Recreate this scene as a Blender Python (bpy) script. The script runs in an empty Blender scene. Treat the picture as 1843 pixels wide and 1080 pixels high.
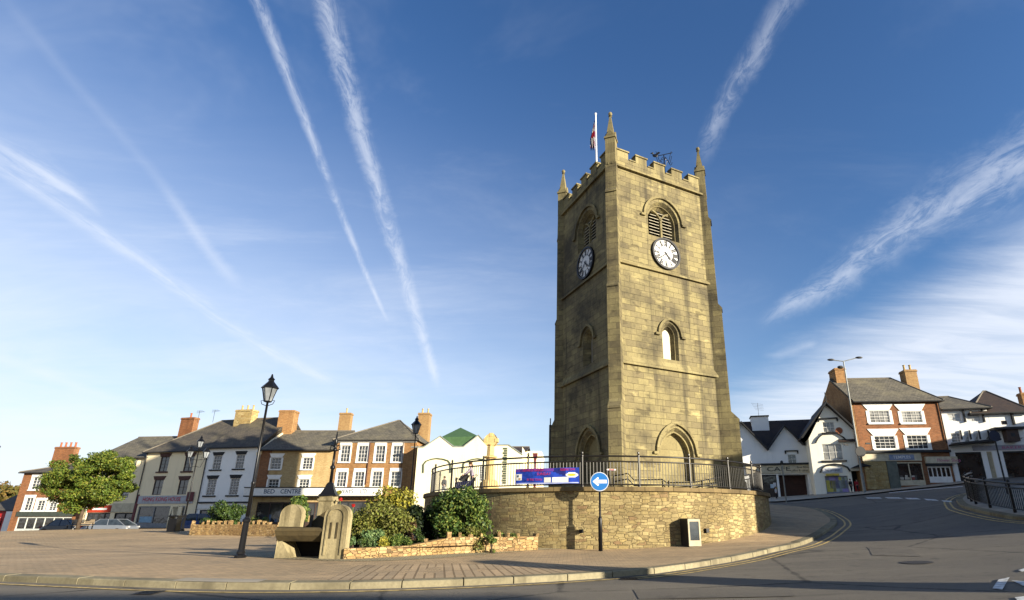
import bpy, math, random
import numpy as np
from mathutils import Vector, Matrix
from mathutils.geometry import tessellate_polygon, delaunay_2d_cdt
R = math.radians
SC = bpy.context.scene; COL = SC.collection

# ---------------------------------------------------------------- camera
EYE = 1.55; PITCH = R(17.66); FPX = 954.13; PCX = 1027.6; PCY = 633.1
cd = bpy.data.cameras.new('camera'); cam = bpy.data.objects.new('camera', cd); COL.objects.link(cam)
cam.location = (0, 0, EYE); cam.rotation_euler = (math.pi/2 + PITCH, 0, 0)
cd.sensor_width = 36; cd.lens = FPX/1843*36
cd.shift_x = -(PCX-921.5)/1843; cd.shift_y = (PCY-540)/1843
cd.clip_start = .1; cd.clip_end = 3000
SC.camera = cam
# ---------------------------------------------------------------- light
SUN_EL, SUN_AZ = 13.0, 124.3          # azimuth clockwise from +Y
SKY_STRENGTH = .052; EXPOSURE = 1.45
sv = Vector((math.sin(R(SUN_AZ))*math.cos(R(SUN_EL)), math.cos(R(SUN_AZ))*math.cos(R(SUN_EL)), math.sin(R(SUN_EL))))
sl = bpy.data.lights.new('sun', 'SUN'); sl.energy = 5.0; sl.angle = R(.55); sl.color = (1, .90, .72)
so = bpy.data.objects.new('sun', sl); COL.objects.link(so); so.location = (60, -50, 40)
so.rotation_euler = sv.to_track_quat('Z', 'Y').to_euler()
SC.view_settings.view_transform = 'Standard'; SC.view_settings.look = 'None'
SC.view_settings.exposure = EXPOSURE; SC.view_settings.gamma = 1

# pixel of the photograph -> direction / point at a given depth or height (used to survey the place)
CP, SP = math.cos(PITCH), math.sin(PITCH)
def ray(px, py):
    a = (px-PCX)/FPX; b = -(py-PCY)/FPX
    return Vector((a, CP-b*SP, SP+b*CP))
def aty(px, py, Y):
    r = ray(px, py); return r*(Y/r.y) + Vector((0, 0, EYE))

# ---------------------------------------------------------------- node helpers
class G:
    def __init__(s, nt): s.nt = nt; s.n = nt.nodes; s.l = nt.links
    def new(s, t, **kw):
        nd = s.n.new(t)
        for k, v in kw.items(): setattr(nd, k, v)
        return nd
    def put(s, sock, v):
        if v is None: return
        if isinstance(v, bpy.types.NodeSocket): s.l.new(v, sock)
        else: sock.default_value = v
    def m(s, op, a, b=None, c=None, clamp=False):
        nd = s.new('ShaderNodeMath', operation=op, use_clamp=clamp)
        s.put(nd.inputs[0], a); s.put(nd.inputs[1], b); s.put(nd.inputs[2], c); return nd.outputs[0]
    def dot(s, a, b):
        nd = s.new('ShaderNodeVectorMath', operation='DOT_PRODUCT'); s.put(nd.inputs[0], a); s.put(nd.inputs[1], b); return nd.outputs['Value']
    def mr(s, v, a, b, c=0., d=1., smooth=True):
        nd = s.new('ShaderNodeMapRange', interpolation_type='SMOOTHSTEP' if smooth else 'LINEAR')
        for i, x in enumerate((v, a, b, c, d)): s.put(nd.inputs[i], x)
        return nd.outputs[0]
    def noise(s, vec, scale, detail=4., rough=.6, dist=0.):
        nd = s.new('ShaderNodeTexNoise'); s.put(nd.inputs['Vector'], vec)
        nd.inputs['Scale'].default_value = scale; nd.inputs['Detail'].default_value = detail
        nd.inputs['Roughness'].default_value = rough; nd.inputs['Distortion'].default_value = dist
        return nd.outputs[0]
    def mix(s, f, a, b, mode='MIX'):
        nd = s.new('ShaderNodeMix', data_type='RGBA', blend_type=mode)
        s.put(nd.inputs[0], f); s.put(nd.inputs[6], a); s.put(nd.inputs[7], b); return nd.outputs[2]
    def scalev(s, vec, v):
        nd = s.new('ShaderNodeMapping'); s.put(nd.inputs[0], vec); nd.inputs['Scale'].default_value = v; return nd.outputs[0]

# ---------------------------------------------------------------- world: physical sky with high cirrus and old contrails
w = bpy.data.worlds.new('World'); SC.world = w; w.use_nodes = True; g = G(w.node_tree); g.n.clear()
sky = g.new('ShaderNodeTexSky', sky_type='NISHITA'); sky.sun_disc = False; sky.sun_elevation = R(SUN_EL); sky.sun_rotation = R(SUN_AZ)
sky.altitude = 300; sky.air_density = 1.15; sky.dust_density = .5; sky.ozone_density = 3.2
dirv = g.new('ShaderNodeTexCoord').outputs['Generated']
sep = g.new('ShaderNodeSeparateXYZ'); g.put(sep.inputs[0], dirv); dx, dy, dz = sep.outputs
cloud = None
def add_cloud(mask):
    global cloud
    cloud = mask if cloud is None else g.m('SUBTRACT', 1, g.m('MULTIPLY', g.m('SUBTRACT', 1, cloud), g.m('SUBTRACT', 1, mask)))
# the coordinate plane of a layer far overhead: cirrus foreshortens to the horizon
iz = g.m('DIVIDE', 1, g.m('ADD', g.m('MAXIMUM', dz, 0), .12)); cx_ = g.m('MULTIPLY', dx, iz); cy_ = g.m('MULTIPLY', dy, iz)
comb = g.new('ShaderNodeCombineXYZ'); g.put(comb.inputs[0], cx_); g.put(comb.inputs[1], cy_); lay = comb.outputs[0]
def rot(vec, ang, sc):
    nd = g.new('ShaderNodeMapping'); g.put(nd.inputs[0], vec); nd.inputs['Rotation'].default_value = (0, 0, R(ang)); nd.inputs['Scale'].default_value = sc; return nd.outputs[0]
n_soft = g.noise(lay, .55, 5., .55); n_str = g.noise(rot(lay, 20, (.8, 2.6, 1)), 1.3, 7., .68, .8); n_fine = g.noise(rot(lay, 55, (2, 9, 1)), 3.2, 6., .75, .6)
leftness = g.mr(dx, -.65, .62, 1, 0); low = g.mr(dz, .0, .78, 1, .0)
veil = g.m('MULTIPLY', g.m('MULTIPLY', g.m('ADD', g.m('MULTIPLY', n_soft, .9), g.m('MULTIPLY', n_str, .35)), leftness), g.m('POWER', low, 1.25))
add_cloud(g.m('MULTIPLY', veil, 1.35, clamp=True))
veil2 = g.m('MULTIPLY', g.mr(g.noise(rot(lay, -30, (1, 2.2, 1)), .9, 6., .65, .6), .45, .8), g.m('MULTIPLY', g.mr(dx, -.9, .3, .42, .08), 1.)); add_cloud(veil2)
# low bank of cirrus on the right, ripples running up to the right
bank_h = g.m('SUBTRACT', dz, g.m('ADD', .02, g.m('MULTIPLY', dx, .52)))
rip = g.noise(rot(lay, 20, (1, 5, 1)), 1.5, 6., .6, 1.)
bank = g.m('MULTIPLY', g.mr(g.m('ADD', bank_h, g.m('MULTIPLY', g.m('SUBTRACT', n_str, .5), .12)), -.06, .09, 1, 0), g.m('MULTIPLY', g.mr(dx, .0, .35), g.mr(rip, .28, .62, .72, 1.)))
add_cloud(g.m('MULTIPLY', bank, .82))
N_RAG = g.noise(dirv, 13, 4., .65); N_FINE = g.noise(dirv, 60, 2., .7)
def contrail(pts, w0, w1, amt, rag=.5, fine=.5, fade=.06, tex=None):
    D = [np.array(ray(*p).normalized()) for p in pts]; A_, B_ = D[0], D[-1]; m_ = (A_+B_); m_ /= np.linalg.norm(m_)
    n_ = np.cross(A_, B_); n_ /= np.linalg.norm(n_); e = np.cross(n_, m_)
    if e @ B_ < 0: e = -e
    U = np.array([(d@e)/(d@m_) for d in D]); V_ = np.array([(d@n_)/(d@m_) for d in D]); co = np.polyfit(U, V_, min(3, len(U)-1)) if len(U) > 2 else [0, 0]
    dm = g.m('MAXIMUM', g.dot(dirv, tuple(m_)), .05); u = g.m('DIVIDE', g.dot(dirv, tuple(e)), dm); v = g.m('DIVIDE', g.dot(dirv, tuple(n_)), dm)
    pv = None
    for c in co: pv = float(c) if pv is None else g.m('ADD', g.m('MULTIPLY', pv, u), float(c))
    uv_ = g.new('ShaderNodeCombineXYZ'); g.put(uv_.inputs[0], u); g.put(uv_.inputs[1], v)
    off = g.m('SUBTRACT', v, pv) if pv is not None else v
    nz = N_RAG; nz2 = g.noise(g.scalev(uv_.outputs[0], (95, 16, 1)), 1., 3., .7) if fine >= .5 else N_FINE
    W_ = g.mr(u, float(U[0]), float(U[-1]), w0/FPX, w1/FPX, smooth=False)
    off = g.m('ADD', off, g.m('MULTIPLY', g.m('MULTIPLY', g.m('SUBTRACT', nz, .5), W_), rag*2.4)); q_ = g.m('DIVIDE', g.m('ABSOLUTE', off), W_)
    q_ = g.m('ADD', q_, g.m('MULTIPLY', g.m('SUBTRACT', nz2, .5), fine*1.6)); msk = g.mr(q_, -.5 if w0 > 30 else -.2, 1.35, 1, 0)
    ends = g.m('MULTIPLY', g.mr(u, float(U[0])-fade, float(U[0])+fade), g.mr(u, float(U[-1])-fade*.6, float(U[-1])+fade*.25, 1, 0))
    front = g.mr(g.dot(dirv, tuple(m_)), .3, .5)
    msk = g.m('MULTIPLY', g.m('MULTIPLY', msk, ends), g.m('MULTIPLY', front, g.m('ADD', amt*.6, g.m('MULTIPLY', nz2, amt*.8))))
    if tex:
        tn_ = g.noise(g.scalev(uv_.outputs[0], tex), 1., 7., .72, .7); msk = g.m('MULTIPLY', msk, g.mr(tn_, .36, .62, .22, 1.25))
    add_cloud(msk)
contrail([(440, -60), (462, 0), (504, 107), (563, 237), (604, 367), (652, 474), (696, 575)], 11, 4, 0.40, .15, .4, .06, (14, 40, 1))
contrail([(570, -60), (582, 0), (616, 124), (648, 237), (681, 332), (705, 427), (737, 515), (764, 637), (792, 695)], 20, 10, 0.42, .25, .6, .06, (18, 40, 1))
contrail([(-90, 250), (0, 285), (60, 312), (120, 345), (174, 380)], 40, 12, 0.42, .6, .2, .06, (10, 60, 1))
contrail([(-60, 228), (0, 262), (60, 300), (120, 338), (178, 384)], 7, 5, 0.30, .5, .2)
contrail([(0, 300), (60, 343), (120, 382), (237, 446), (300, 504), (385, 569), (498, 637), (600, 690)], 12, 12, 0.34, .5, .15, .06, (8, 50, 1))
contrail([(300, 345), (326, 382), (380, 456), (430, 515)], 9, 12, 0.28, .3, .7)
contrail([(20, 10), (118, 130), (201, 225), (290, 325)], 9, 8, 0.07, .5, .4)
contrail([(1440, -40), (1418, 0), (1362, 91), (1320, 169), (1262, 285)], 22, 18, 0.24, .6, .3, .1, (20, 40, 1))
contrail([(2000, 215), (1843, 290), (1720, 359), (1608, 422), (1516, 485), (1467, 535), (1376, 577)], 60, 16, 0.40, .6, .3, .10, (16, 42, 1))
contrail([(-20, 640), (90, 677), (220, 722), (340, 752)], 9, 7, 0.25, .4, .2)
contrail([(1385, 640), (1430, 630), (1470, 618)], 10, 7, 0.19, .8, .3, .02)
hz = g.mr(dz, 0, .28, .22, 0); add_cloud(g.m('MULTIPLY', hz, g.mr(dx, -.9, .6, 1, .35)))
skyc = sky.outputs[0]
CLOUD_COL = (6.6, 7.0, 7.8, 1)
hs = g.new('ShaderNodeHueSaturation'); g.put(hs.inputs['Color'], skyc); hs.inputs['Saturation'].default_value = 1.16; hs.inputs['Value'].default_value = 1.38; hs.inputs['Hue'].default_value = .511
colw = g.mix(g.m('MULTIPLY', cloud, 1., clamp=True), hs.outputs[0], CLOUD_COL)
bg = g.new('ShaderNodeBackground'); g.put(bg.inputs[0], colw); bg.inputs[1].default_value = SKY_STRENGTH
out = g.new('ShaderNodeOutputWorld'); g.l.new(bg.outputs[0], out.inputs[0])

def c4(c):
    if isinstance(c, str):
        v = [int(c[i:i+2], 16)/255 for i in (0, 2, 4)]
        return tuple(x/12.92 if x < .04045 else ((x+.055)/1.055)**2.4 for x in v) + (1,)
    return tuple(c) + (1,) if len(c) == 3 else tuple(c)
MATS = {}
def newmat(name):
    m = bpy.data.materials.new(name); m.use_nodes = True; g = G(m.node_tree)
    b = m.node_tree.nodes['Principled BSDF']; MATS[name] = m
    return m, g, b
def bump(g, b, h, dist=.02, st=.6):
    bn = g.new('ShaderNodeBump'); bn.inputs['Distance'].default_value = dist; bn.inputs['Strength'].default_value = st
    g.put(bn.inputs['Height'], h); g.l.new(bn.outputs[0], b.inputs['Normal'])
def plain(name, col, rough=.6, metal=0., var=.12, scale=3., spec=None):
    if name in MATS: return MATS[name]
    m, g, b = newmat(name); c = c4(col)
    tc = g.new('ShaderNodeTexCoord').outputs['Object']
    n = g.noise(tc, scale, 5.)
    d = tuple(x*(1-var*2) for x in c[:3]) + (1,)
    g.put(b.inputs['Base Color'], g.mix(g.mr(n, .35, .7), c, d))
    b.inputs['Roughness'].default_value = rough; b.inputs['Metallic'].default_value = metal
    b.inputs['Specular IOR Level'].default_value = spec if spec is not None else .2
    return m
def masonry(name, c1, c2, cm, bw, rh, mort=.012, stain=None, stain_amt=.5, bumpd=.015, rough=.85, irregular=0., pale=None, squash=1., stain_scale=.35, dark_brick=None):
    m, g, b = newmat(name)
    uv = g.new('ShaderNodeUVMap').outputs[0]
    v = uv
    if irregular:
        nz = g.new('ShaderNodeTexNoise'); nz.inputs['Scale'].default_value = 1.6; g.put(nz.inputs['Vector'], uv); nz.inputs['Detail'].default_value = 3
        sb = g.new('ShaderNodeVectorMath', operation='SUBTRACT'); g.put(sb.inputs[0], nz.outputs['Color']); sb.inputs[1].default_value = (.5, .5, .5)
        ml = g.new('ShaderNodeVectorMath', operation='SCALE'); g.put(ml.inputs[0], sb.outputs[0]); ml.inputs['Scale'].default_value = irregular
        ad = g.new('ShaderNodeVectorMath', operation='ADD'); g.put(ad.inputs[0], uv); g.put(ad.inputs[1], ml.outputs[0]); v = ad.outputs[0]
    bt = g.new('ShaderNodeTexBrick'); g.put(bt.inputs['Vector'], v)
    bt.inputs['Scale'].default_value = 1; bt.inputs['Brick Width'].default_value = bw; bt.inputs['Row Height'].default_value = rh
    bt.inputs['Mortar Size'].default_value = mort; bt.inputs['Mortar Smooth'].default_value = .4
    bt.squash = squash; bt.squash_frequency = 3; bt.offset = .46
    bt.inputs['Color1'].default_value = c4(c1); bt.inputs['Color2'].default_value = c4(c2); bt.inputs['Mortar'].default_value = c4(cm)
    col = bt.outputs['Color']
    # a second coarser draw of blocks so that neighbours differ
    nb = g.noise(g.scalev(uv, (1/bw*.55, 1/rh*.5, 1)), 1.0, 1.)
    col = g.mix(g.mr(nb, .56, .66, 0, .4), col, c4(c2))
    if dark_brick:
        nb2 = g.noise(g.scalev(uv, (1/bw*.8, 1/rh*.8, 1)), .62, 2., .8)
        col = g.mix(g.mr(nb2, .60, .66, 0, .5), col, c4(dark_brick))
    if pale:
        n3 = g.noise(g.scalev(uv, (.5, 1.2, 1)), 1.3, 3.); col = g.mix(g.mr(n3, .60, .72, 0, .7), col, c4(pale))
    tc = g.new('ShaderNodeTexCoord').outputs['Object']
    if stain:
        n1 = g.noise(tc, stain_scale, 6., .65); col = g.mix(g.m('MULTIPLY', g.mr(n1, .42, .68), stain_amt), col, c4(stain))
        n2 = g.noise(g.scalev(tc, (1.6, 1.6, .12)), 1.1, 4.); col = g.mix(g.m('MULTIPLY', g.mr(n2, .50, .70), stain_amt*.85), col, c4(stain))
    n4 = g.noise(tc, 14., 4.); col = g.mix(g.mr(n4, .3, .75, 0, .28), col, (0.05, .045, .03, 1))
    g.put(b.inputs['Base Color'], col); b.inputs['Roughness'].default_value = rough; b.inputs['Specular IOR Level'].default_value = .2
    h = g.m('SUBTRACT', g.m('MULTIPLY', n4, .35), bt.outputs['Fac']); bump(g, b, h, bumpd, .9)
    return m
def rubble(name, cols, mortar, sc=(3.0, 6.6, 1), stain='5b4d33', amt=.5, bd=.05):
    m, g, b = newmat(name); uv = g.new('ShaderNodeUVMap').outputs[0]; tc = g.new('ShaderNodeTexCoord').outputs['Object']
    wv = g.new('ShaderNodeTexNoise'); wv.inputs['Scale'].default_value = 1.1; g.put(wv.inputs['Vector'], uv)
    ad = g.new('ShaderNodeVectorMath', operation='MULTIPLY_ADD'); g.put(ad.inputs[0], wv.outputs['Color']); ad.inputs[1].default_value = (.25, .12, 0); g.put(ad.inputs[2], uv)
    v = g.scalev(ad.outputs[0], sc)
    vo = g.new('ShaderNodeTexVoronoi', distance='CHEBYCHEV'); vo.inputs['Scale'].default_value = 1; vo.inputs['Randomness'].default_value = .8; g.put(vo.inputs['Vector'], v)
    ve = g.new('ShaderNodeTexVoronoi', feature='F2', distance='CHEBYCHEV'); ve.inputs['Scale'].default_value = 1; ve.inputs['Randomness'].default_value = .8; g.put(ve.inputs['Vector'], v)
    edge = g.mr(g.m('SUBTRACT', ve.outputs['Distance'], vo.outputs['Distance']), .01, .07)
    sp = g.new('ShaderNodeSeparateColor'); g.put(sp.inputs[0], vo.outputs['Color'])
    cr = g.new('ShaderNodeValToRGB'); g.put(cr.inputs[0], sp.outputs[0]); e = cr.color_ramp.elements; e[0].color = c4(cols[0]); e[1].color = c4(cols[-1])
    for i, c in enumerate(cols[1:-1]): x = e.new((i+1)/(len(cols)-1)); x.color = c4(c)
    col = g.mix(edge, c4(mortar), cr.outputs[0])
    n1 = g.noise(tc, .45, 6., .65); n2 = g.noise(g.scalev(tc, (1.5, 1.5, .3)), 1., 4.); n4 = g.noise(tc, 16., 4.)
    col = g.mix(g.m('MULTIPLY', g.mr(n1, .42, .66), amt), col, c4(stain)); col = g.mix(g.m('MULTIPLY', g.mr(n2, .52, .7), amt*.7), col, c4(stain))
    col = g.mix(g.mr(n4, .3, .75, 0, .3), col, (.05, .045, .03, 1))
    g.put(b.inputs['Base Color'], col); b.inputs['Roughness'].default_value = .88; b.inputs['Specular IOR Level'].default_value = .2
    bump(g, b, g.m('ADD', g.m('MULTIPLY', n4, .4), edge), bd, .9); return m
def render_wall(name, col, dirt='8a8070', amt=.35):
    m, g, b = newmat(name); tc = g.new('ShaderNodeTexCoord').outputs['Object']
    n1 = g.noise(g.scalev(tc, (1.2, 1.2, .18)), 1.2, 5.); n2 = g.noise(tc, .5, 4.); n3 = g.noise(tc, 25., 3.)
    c = g.mix(g.m('MULTIPLY', g.mr(n1, .5, .75), amt), c4(col), c4(dirt)); c = g.mix(g.m('MULTIPLY', g.mr(n2, .5, .7), amt*.6), c, c4(dirt))
    g.put(b.inputs['Base Color'], c); b.inputs['Roughness'].default_value = .8; b.inputs['Specular IOR Level'].default_value = .2
    bump(g, b, n3, .01, .3); return m
def roofmat(name, c1, c2, moss='6a6448'):
    m, g, b = newmat(name); uv = g.new('ShaderNodeUVMap').outputs[0]; tc = g.new('ShaderNodeTexCoord').outputs['Object']
    bt = g.new('ShaderNodeTexBrick'); g.put(bt.inputs['Vector'], uv); bt.inputs['Scale'].default_value = 1
    bt.inputs['Brick Width'].default_value = .3; bt.inputs['Row Height'].default_value = .22; bt.inputs['Mortar Size'].default_value = .012
    bt.inputs['Color1'].default_value = c4(c1); bt.inputs['Color2'].default_value = c4(c2); bt.inputs['Mortar'].default_value = (.01, .01, .01, 1)
    n = g.noise(tc, .6, 6.); n2 = g.noise(g.scalev(uv, (2.5, .25, 1)), 1., 4.)
    c = g.mix(g.mr(n, .45, .75, 0, .6), bt.outputs[0], c4(moss)); c = g.mix(g.mr(n2, .5, .75, 0, .5), c, c4(c2))
    g.put(b.inputs['Base Color'], c); b.inputs['Roughness'].default_value = .75; bump(g, b, bt.outputs['Fac'], -.02, .6); return m
def leafmat(name, cols):
    m, g, b = newmat(name); geo = g.new('ShaderNodeNewGeometry').outputs['Random Per Island']
    cr = g.new('ShaderNodeValToRGB'); g.put(cr.inputs[0], geo); e = cr.color_ramp.elements
    e[0].color = c4(cols[0]); e[1].color = c4(cols[-1])
    for i, c in enumerate(cols[1:-1]): x = e.new((i+1)/(len(cols)-1)); x.color = c4(c)
    tc = g.new('ShaderNodeTexCoord').outputs['Object']; n = g.noise(tc, 1.2, 2.)
    c = g.mix(g.mr(n, .35, .65, 0, .45), cr.outputs[0], c4(cols[0]))
    g.put(b.inputs['Base Color'], c); b.inputs['Roughness'].default_value = .55
    b.inputs['Specular IOR Level'].default_value = .3
    tr = g.new('ShaderNodeBsdfTranslucent'); g.put(tr.inputs[0], c); mx = g.new('ShaderNodeMixShader'); mx.inputs[0].default_value = .28
    g.l.new(b.outputs[0], mx.inputs[1]); g.l.new(tr.outputs[0], mx.inputs[2]); g.l.new(mx.outputs[0], g.n['Material Output'].inputs[0]); return m
def glassmat(name, col, rough=.08):
    m, g, b = newmat(name); tc = g.new('ShaderNodeTexCoord').outputs['Object']; n = g.noise(tc, .9, 3.)
    c = c4(col); g.put(b.inputs['Base Color'], g.mix(g.mr(n, .4, .65), c, tuple(x*.35 for x in c[:3])+(1,)))
    b.inputs['Roughness'].default_value = rough; b.inputs['Specular IOR Level'].default_value = .8
    bump(g, b, g.noise(tc, 2.5, 1.), .02, .25); return m

# ---------------------------------------------------------------- mesh helpers
class MB:
    def __init__(s): s.v = []; s.f = []
    def add(s, vs, fs):
        o = len(s.v); s.v += [Vector(p) for p in vs]; s.f += [tuple(i+o for i in f) for f in fs]
    def quad(s, a, b, c, d): s.add([a, b, c, d], [(0, 1, 2, 3)])
    def frame_box(s, O, X, Y, Z):      # O corner, X/Y/Z full edge vectors
        O, X, Y, Z = map(Vector, (O, X, Y, Z))
        p = [O, O+X, O+X+Y, O+Y, O+Z, O+X+Z, O+X+Y+Z, O+Y+Z]
        f = [(0, 3, 2, 1), (4, 5, 6, 7), (0, 1, 5, 4), (1, 2, 6, 5), (2, 3, 7, 6), (3, 0, 4, 7)]
        if X.cross(Y).dot(Z) < 0: f = [q[::-1] for q in f]
        s.add(p, f)
    def box(s, c, size, rz=0.):
        w, d, h = size; cx, sx = math.cos(rz), math.sin(rz)
        X = Vector((cx, sx, 0))*w; Y = Vector((-sx, cx, 0))*d; Z = Vector((0, 0, h))
        s.frame_box(Vector(c)-X/2-Y/2-Z/2, X, Y, Z)
    def prism(s, poly, ext):           # planar polygon (3D pts) extruded by vector
        ext = Vector(ext); n = len(poly); P = [Vector(p) for p in poly]
        tri = tessellate_polygon([P])
        s.add(P+[p+ext for p in P], [tuple(t) for t in tri]+[tuple(i+n for i in t[::-1]) for t in tri]+[(i, (i+1) % n, (i+1) % n+n, i+n) for i in range(n)])
    def tube(s, pts, rad, seg=8, cap=True):
        pts = [Vector(p) for p in pts]; n = len(pts); rad = rad if isinstance(rad, (list, tuple)) else [rad]*n
        rings = []; up = None
        for i, p in enumerate(pts):
            t = (pts[min(i+1, n-1)]-pts[max(i-1, 0)]).normalized()
            if up is None: up = t.orthogonal().normalized()
            a = (up - t*up.dot(t)).normalized(); up = a; b = t.cross(a)
            rings.append([p+(a*math.cos(2*math.pi*k/seg)+b*math.sin(2*math.pi*k/seg))*rad[i] for k in range(seg)])
        o = len(s.v); s.v += [q for r_ in rings for q in r_]
        for i in range(n-1):
            for k in range(seg): s.f.append((o+i*seg+k, o+i*seg+(k+1) % seg, o+(i+1)*seg+(k+1) % seg, o+(i+1)*seg+k))
        if cap: s.f.append(tuple(o+k for k in range(seg))[::-1]); s.f.append(tuple(o+(n-1)*seg+k for k in range(seg)))
    def lathe(s, prof, c=(0, 0, 0), seg=12, rot=0.):
        c = Vector(c); o = len(s.v)
        for r_, z in prof:
            for k in range(seg):
                a = 2*math.pi*k/seg+rot; s.v.append(c+Vector((r_*math.cos(a), r_*math.sin(a), z)))
        for i in range(len(prof)-1):
            for k in range(seg): s.f.append((o+i*seg+k, o+i*seg+(k+1) % seg, o+(i+1)*seg+(k+1) % seg, o+(i+1)*seg+k))
        s.f.append(tuple(o+k for k in range(seg))[::-1]); s.f.append(tuple(o+(len(prof)-1)*seg+k for k in range(seg)))
    def ball(s, c, r_, seg=10, sc=(1, 1, 1)):
        c = Vector(c); o = len(s.v); n = seg//2
        for i in range(1, n):
            t = math.pi*i/n
            for k in range(seg):
                a = 2*math.pi*k/seg; s.v.append(c+Vector((r_*sc[0]*math.sin(t)*math.cos(a), r_*sc[1]*math.sin(t)*math.sin(a), r_*sc[2]*math.cos(t))))
        s.v += [c+Vector((0, 0, r_*sc[2])), c-Vector((0, 0, r_*sc[2]))]; T = len(s.v)-2; B = T+1
        for i in range(n-2):
            for k in range(seg): s.f.append((o+i*seg+k, o+(i+1)*seg+k, o+(i+1)*seg+(k+1) % seg, o+i*seg+(k+1) % seg))
        for k in range(seg): s.f.append((T, o+k, o+(k+1) % seg)); s.f.append((B, o+(n-2)*seg+(k+1) % seg, o+(n-2)*seg+k))
    def build(s, name, mat, parent=None, smooth=False, bevel=0., off=None):
        me = bpy.data.meshes.new(name)
        rt = parent
        while rt is not None and rt.parent is not None: rt = rt.parent
        o3 = Vector(off) if off else (rt.location.copy() if rt else Vector((0, 0, 0)))
        V = np.array([tuple(p) for p in s.v], dtype=float).reshape(-1, 3)
        me.from_pydata([tuple(x) for x in (V-np.array(o3))], [], s.f)
        uvl = me.uv_layers.new(name='UVMap')
        nl = len(me.loops)
        if nl:
            # box-style uv in metres from world position and face normal
            uvs = np.zeros((nl, 2)); vi = np.zeros(nl, dtype=int); me.loops.foreach_get('vertex_index', vi)
            for p in me.polygons:
                n = p.normal; a = slice(p.loop_start, p.loop_start+p.loop_total); P = V[vi[a]]
                if abs(n.z) > .93: uvs[a, 0] = P[:, 0]; uvs[a, 1] = P[:, 1]
                else:
                    h = math.hypot(n.x, n.y); tx, ty = -n.y/h, n.x/h
                    uvs[a, 0] = P[:, 0]*tx+P[:, 1]*ty; uvs[a, 1] = P[:, 2]/max(.25, h)
            uvl.data.foreach_set('uv', uvs.ravel())
        if smooth: me.polygons.foreach_set('use_smooth', [True]*len(me.polygons))
        me.materials.append(mat); me.update()
        o = bpy.data.objects.new(name, me); COL.objects.link(o)
        if parent: o.parent = parent
        elif off: o.location = o3
        if bevel:
            b = o.modifiers.new('bevel', 'BEVEL'); b.width = bevel; b.segments = 2; b.limit_method = 'ANGLE'
        return o
def fastmesh(name, V, F4, mat, parent=None):       # V (n,3) world, F4 (m,4)
    me = bpy.data.meshes.new(name); rt = parent
    while rt is not None and rt.parent is not None: rt = rt.parent
    if rt: V = V-np.array(rt.location)
    me.vertices.add(len(V)); me.vertices.foreach_set('co', V.ravel())
    me.loops.add(F4.size); me.loops.foreach_set('vertex_index', F4.ravel())
    me.polygons.add(len(F4)); me.polygons.foreach_set('loop_start', np.arange(len(F4))*F4.shape[1]); me.polygons.foreach_set('loop_total', np.full(len(F4), F4.shape[1]))
    me.materials.append(mat); me.update(calc_edges=True)
    o = bpy.data.objects.new(name, me); COL.objects.link(o)
    if parent: o.parent = parent
    return o
def tag(o, label=None, cat=None, group=None, kind=None):
    if label: o['label'] = label
    if cat: o['category'] = cat
    if group: o['group'] = group
    if kind: o['kind'] = kind
    return o
def thing(name, label, cat, loc=(0, 0, 0), group=None):
    o = bpy.data.objects.new(name, None); COL.objects.link(o); o.location = loc; o.empty_display_size = .3
    return tag(o, label, cat, group)
def kids(o): return [c for c in bpy.data.objects if c.parent == o]
def copy_tree(o, parent=None):
    c = o.copy(); COL.objects.link(c); c.parent = parent
    for ch in kids(o): copy_tree(ch, c)
    return c
FONT = bpy.data.fonts.load('<builtin>') if not bpy.data.fonts else bpy.data.fonts[0]
def text_mesh(txt, O, D, up, h, width=None, proud=.02, bold=.0, shear=0.):
    """list of world verts / faces for lettering standing on O, running along D"""
    cu = bpy.data.curves.new('lettering', 'FONT'); cu.body = txt; cu.size = 1; cu.extrude = .0; cu.offset = bold; cu.shear = shear; cu.resolution_u = 3
    ob = bpy.data.objects.new('lettering', cu); COL.objects.link(ob)
    dg = bpy.context.evaluated_depsgraph_get(); me = bpy.data.meshes.new_from_object(ob.evaluated_get(dg))
    P = np.array([tuple(v.co) for v in me.vertices]); F = [tuple(p.vertices) for p in me.polygons]
    COL.objects.unlink(ob); bpy.data.objects.remove(ob); bpy.data.curves.remove(cu); bpy.data.meshes.remove(me)
    mb = MB()
    if not len(P): return mb
    w = P[:, 0].max()-P[:, 0].min(); x0 = P[:, 0].min(); sy = h/.72; sx = (width/w) if width else sy
    D = Vector(D).normalized(); up = Vector(up).normalized(); N = D.cross(up)
    mb.add([Vector(O)+D*((p[0]-x0)*sx)+up*(p[1]*sy)+N*proud for p in P], F); return mb

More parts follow.
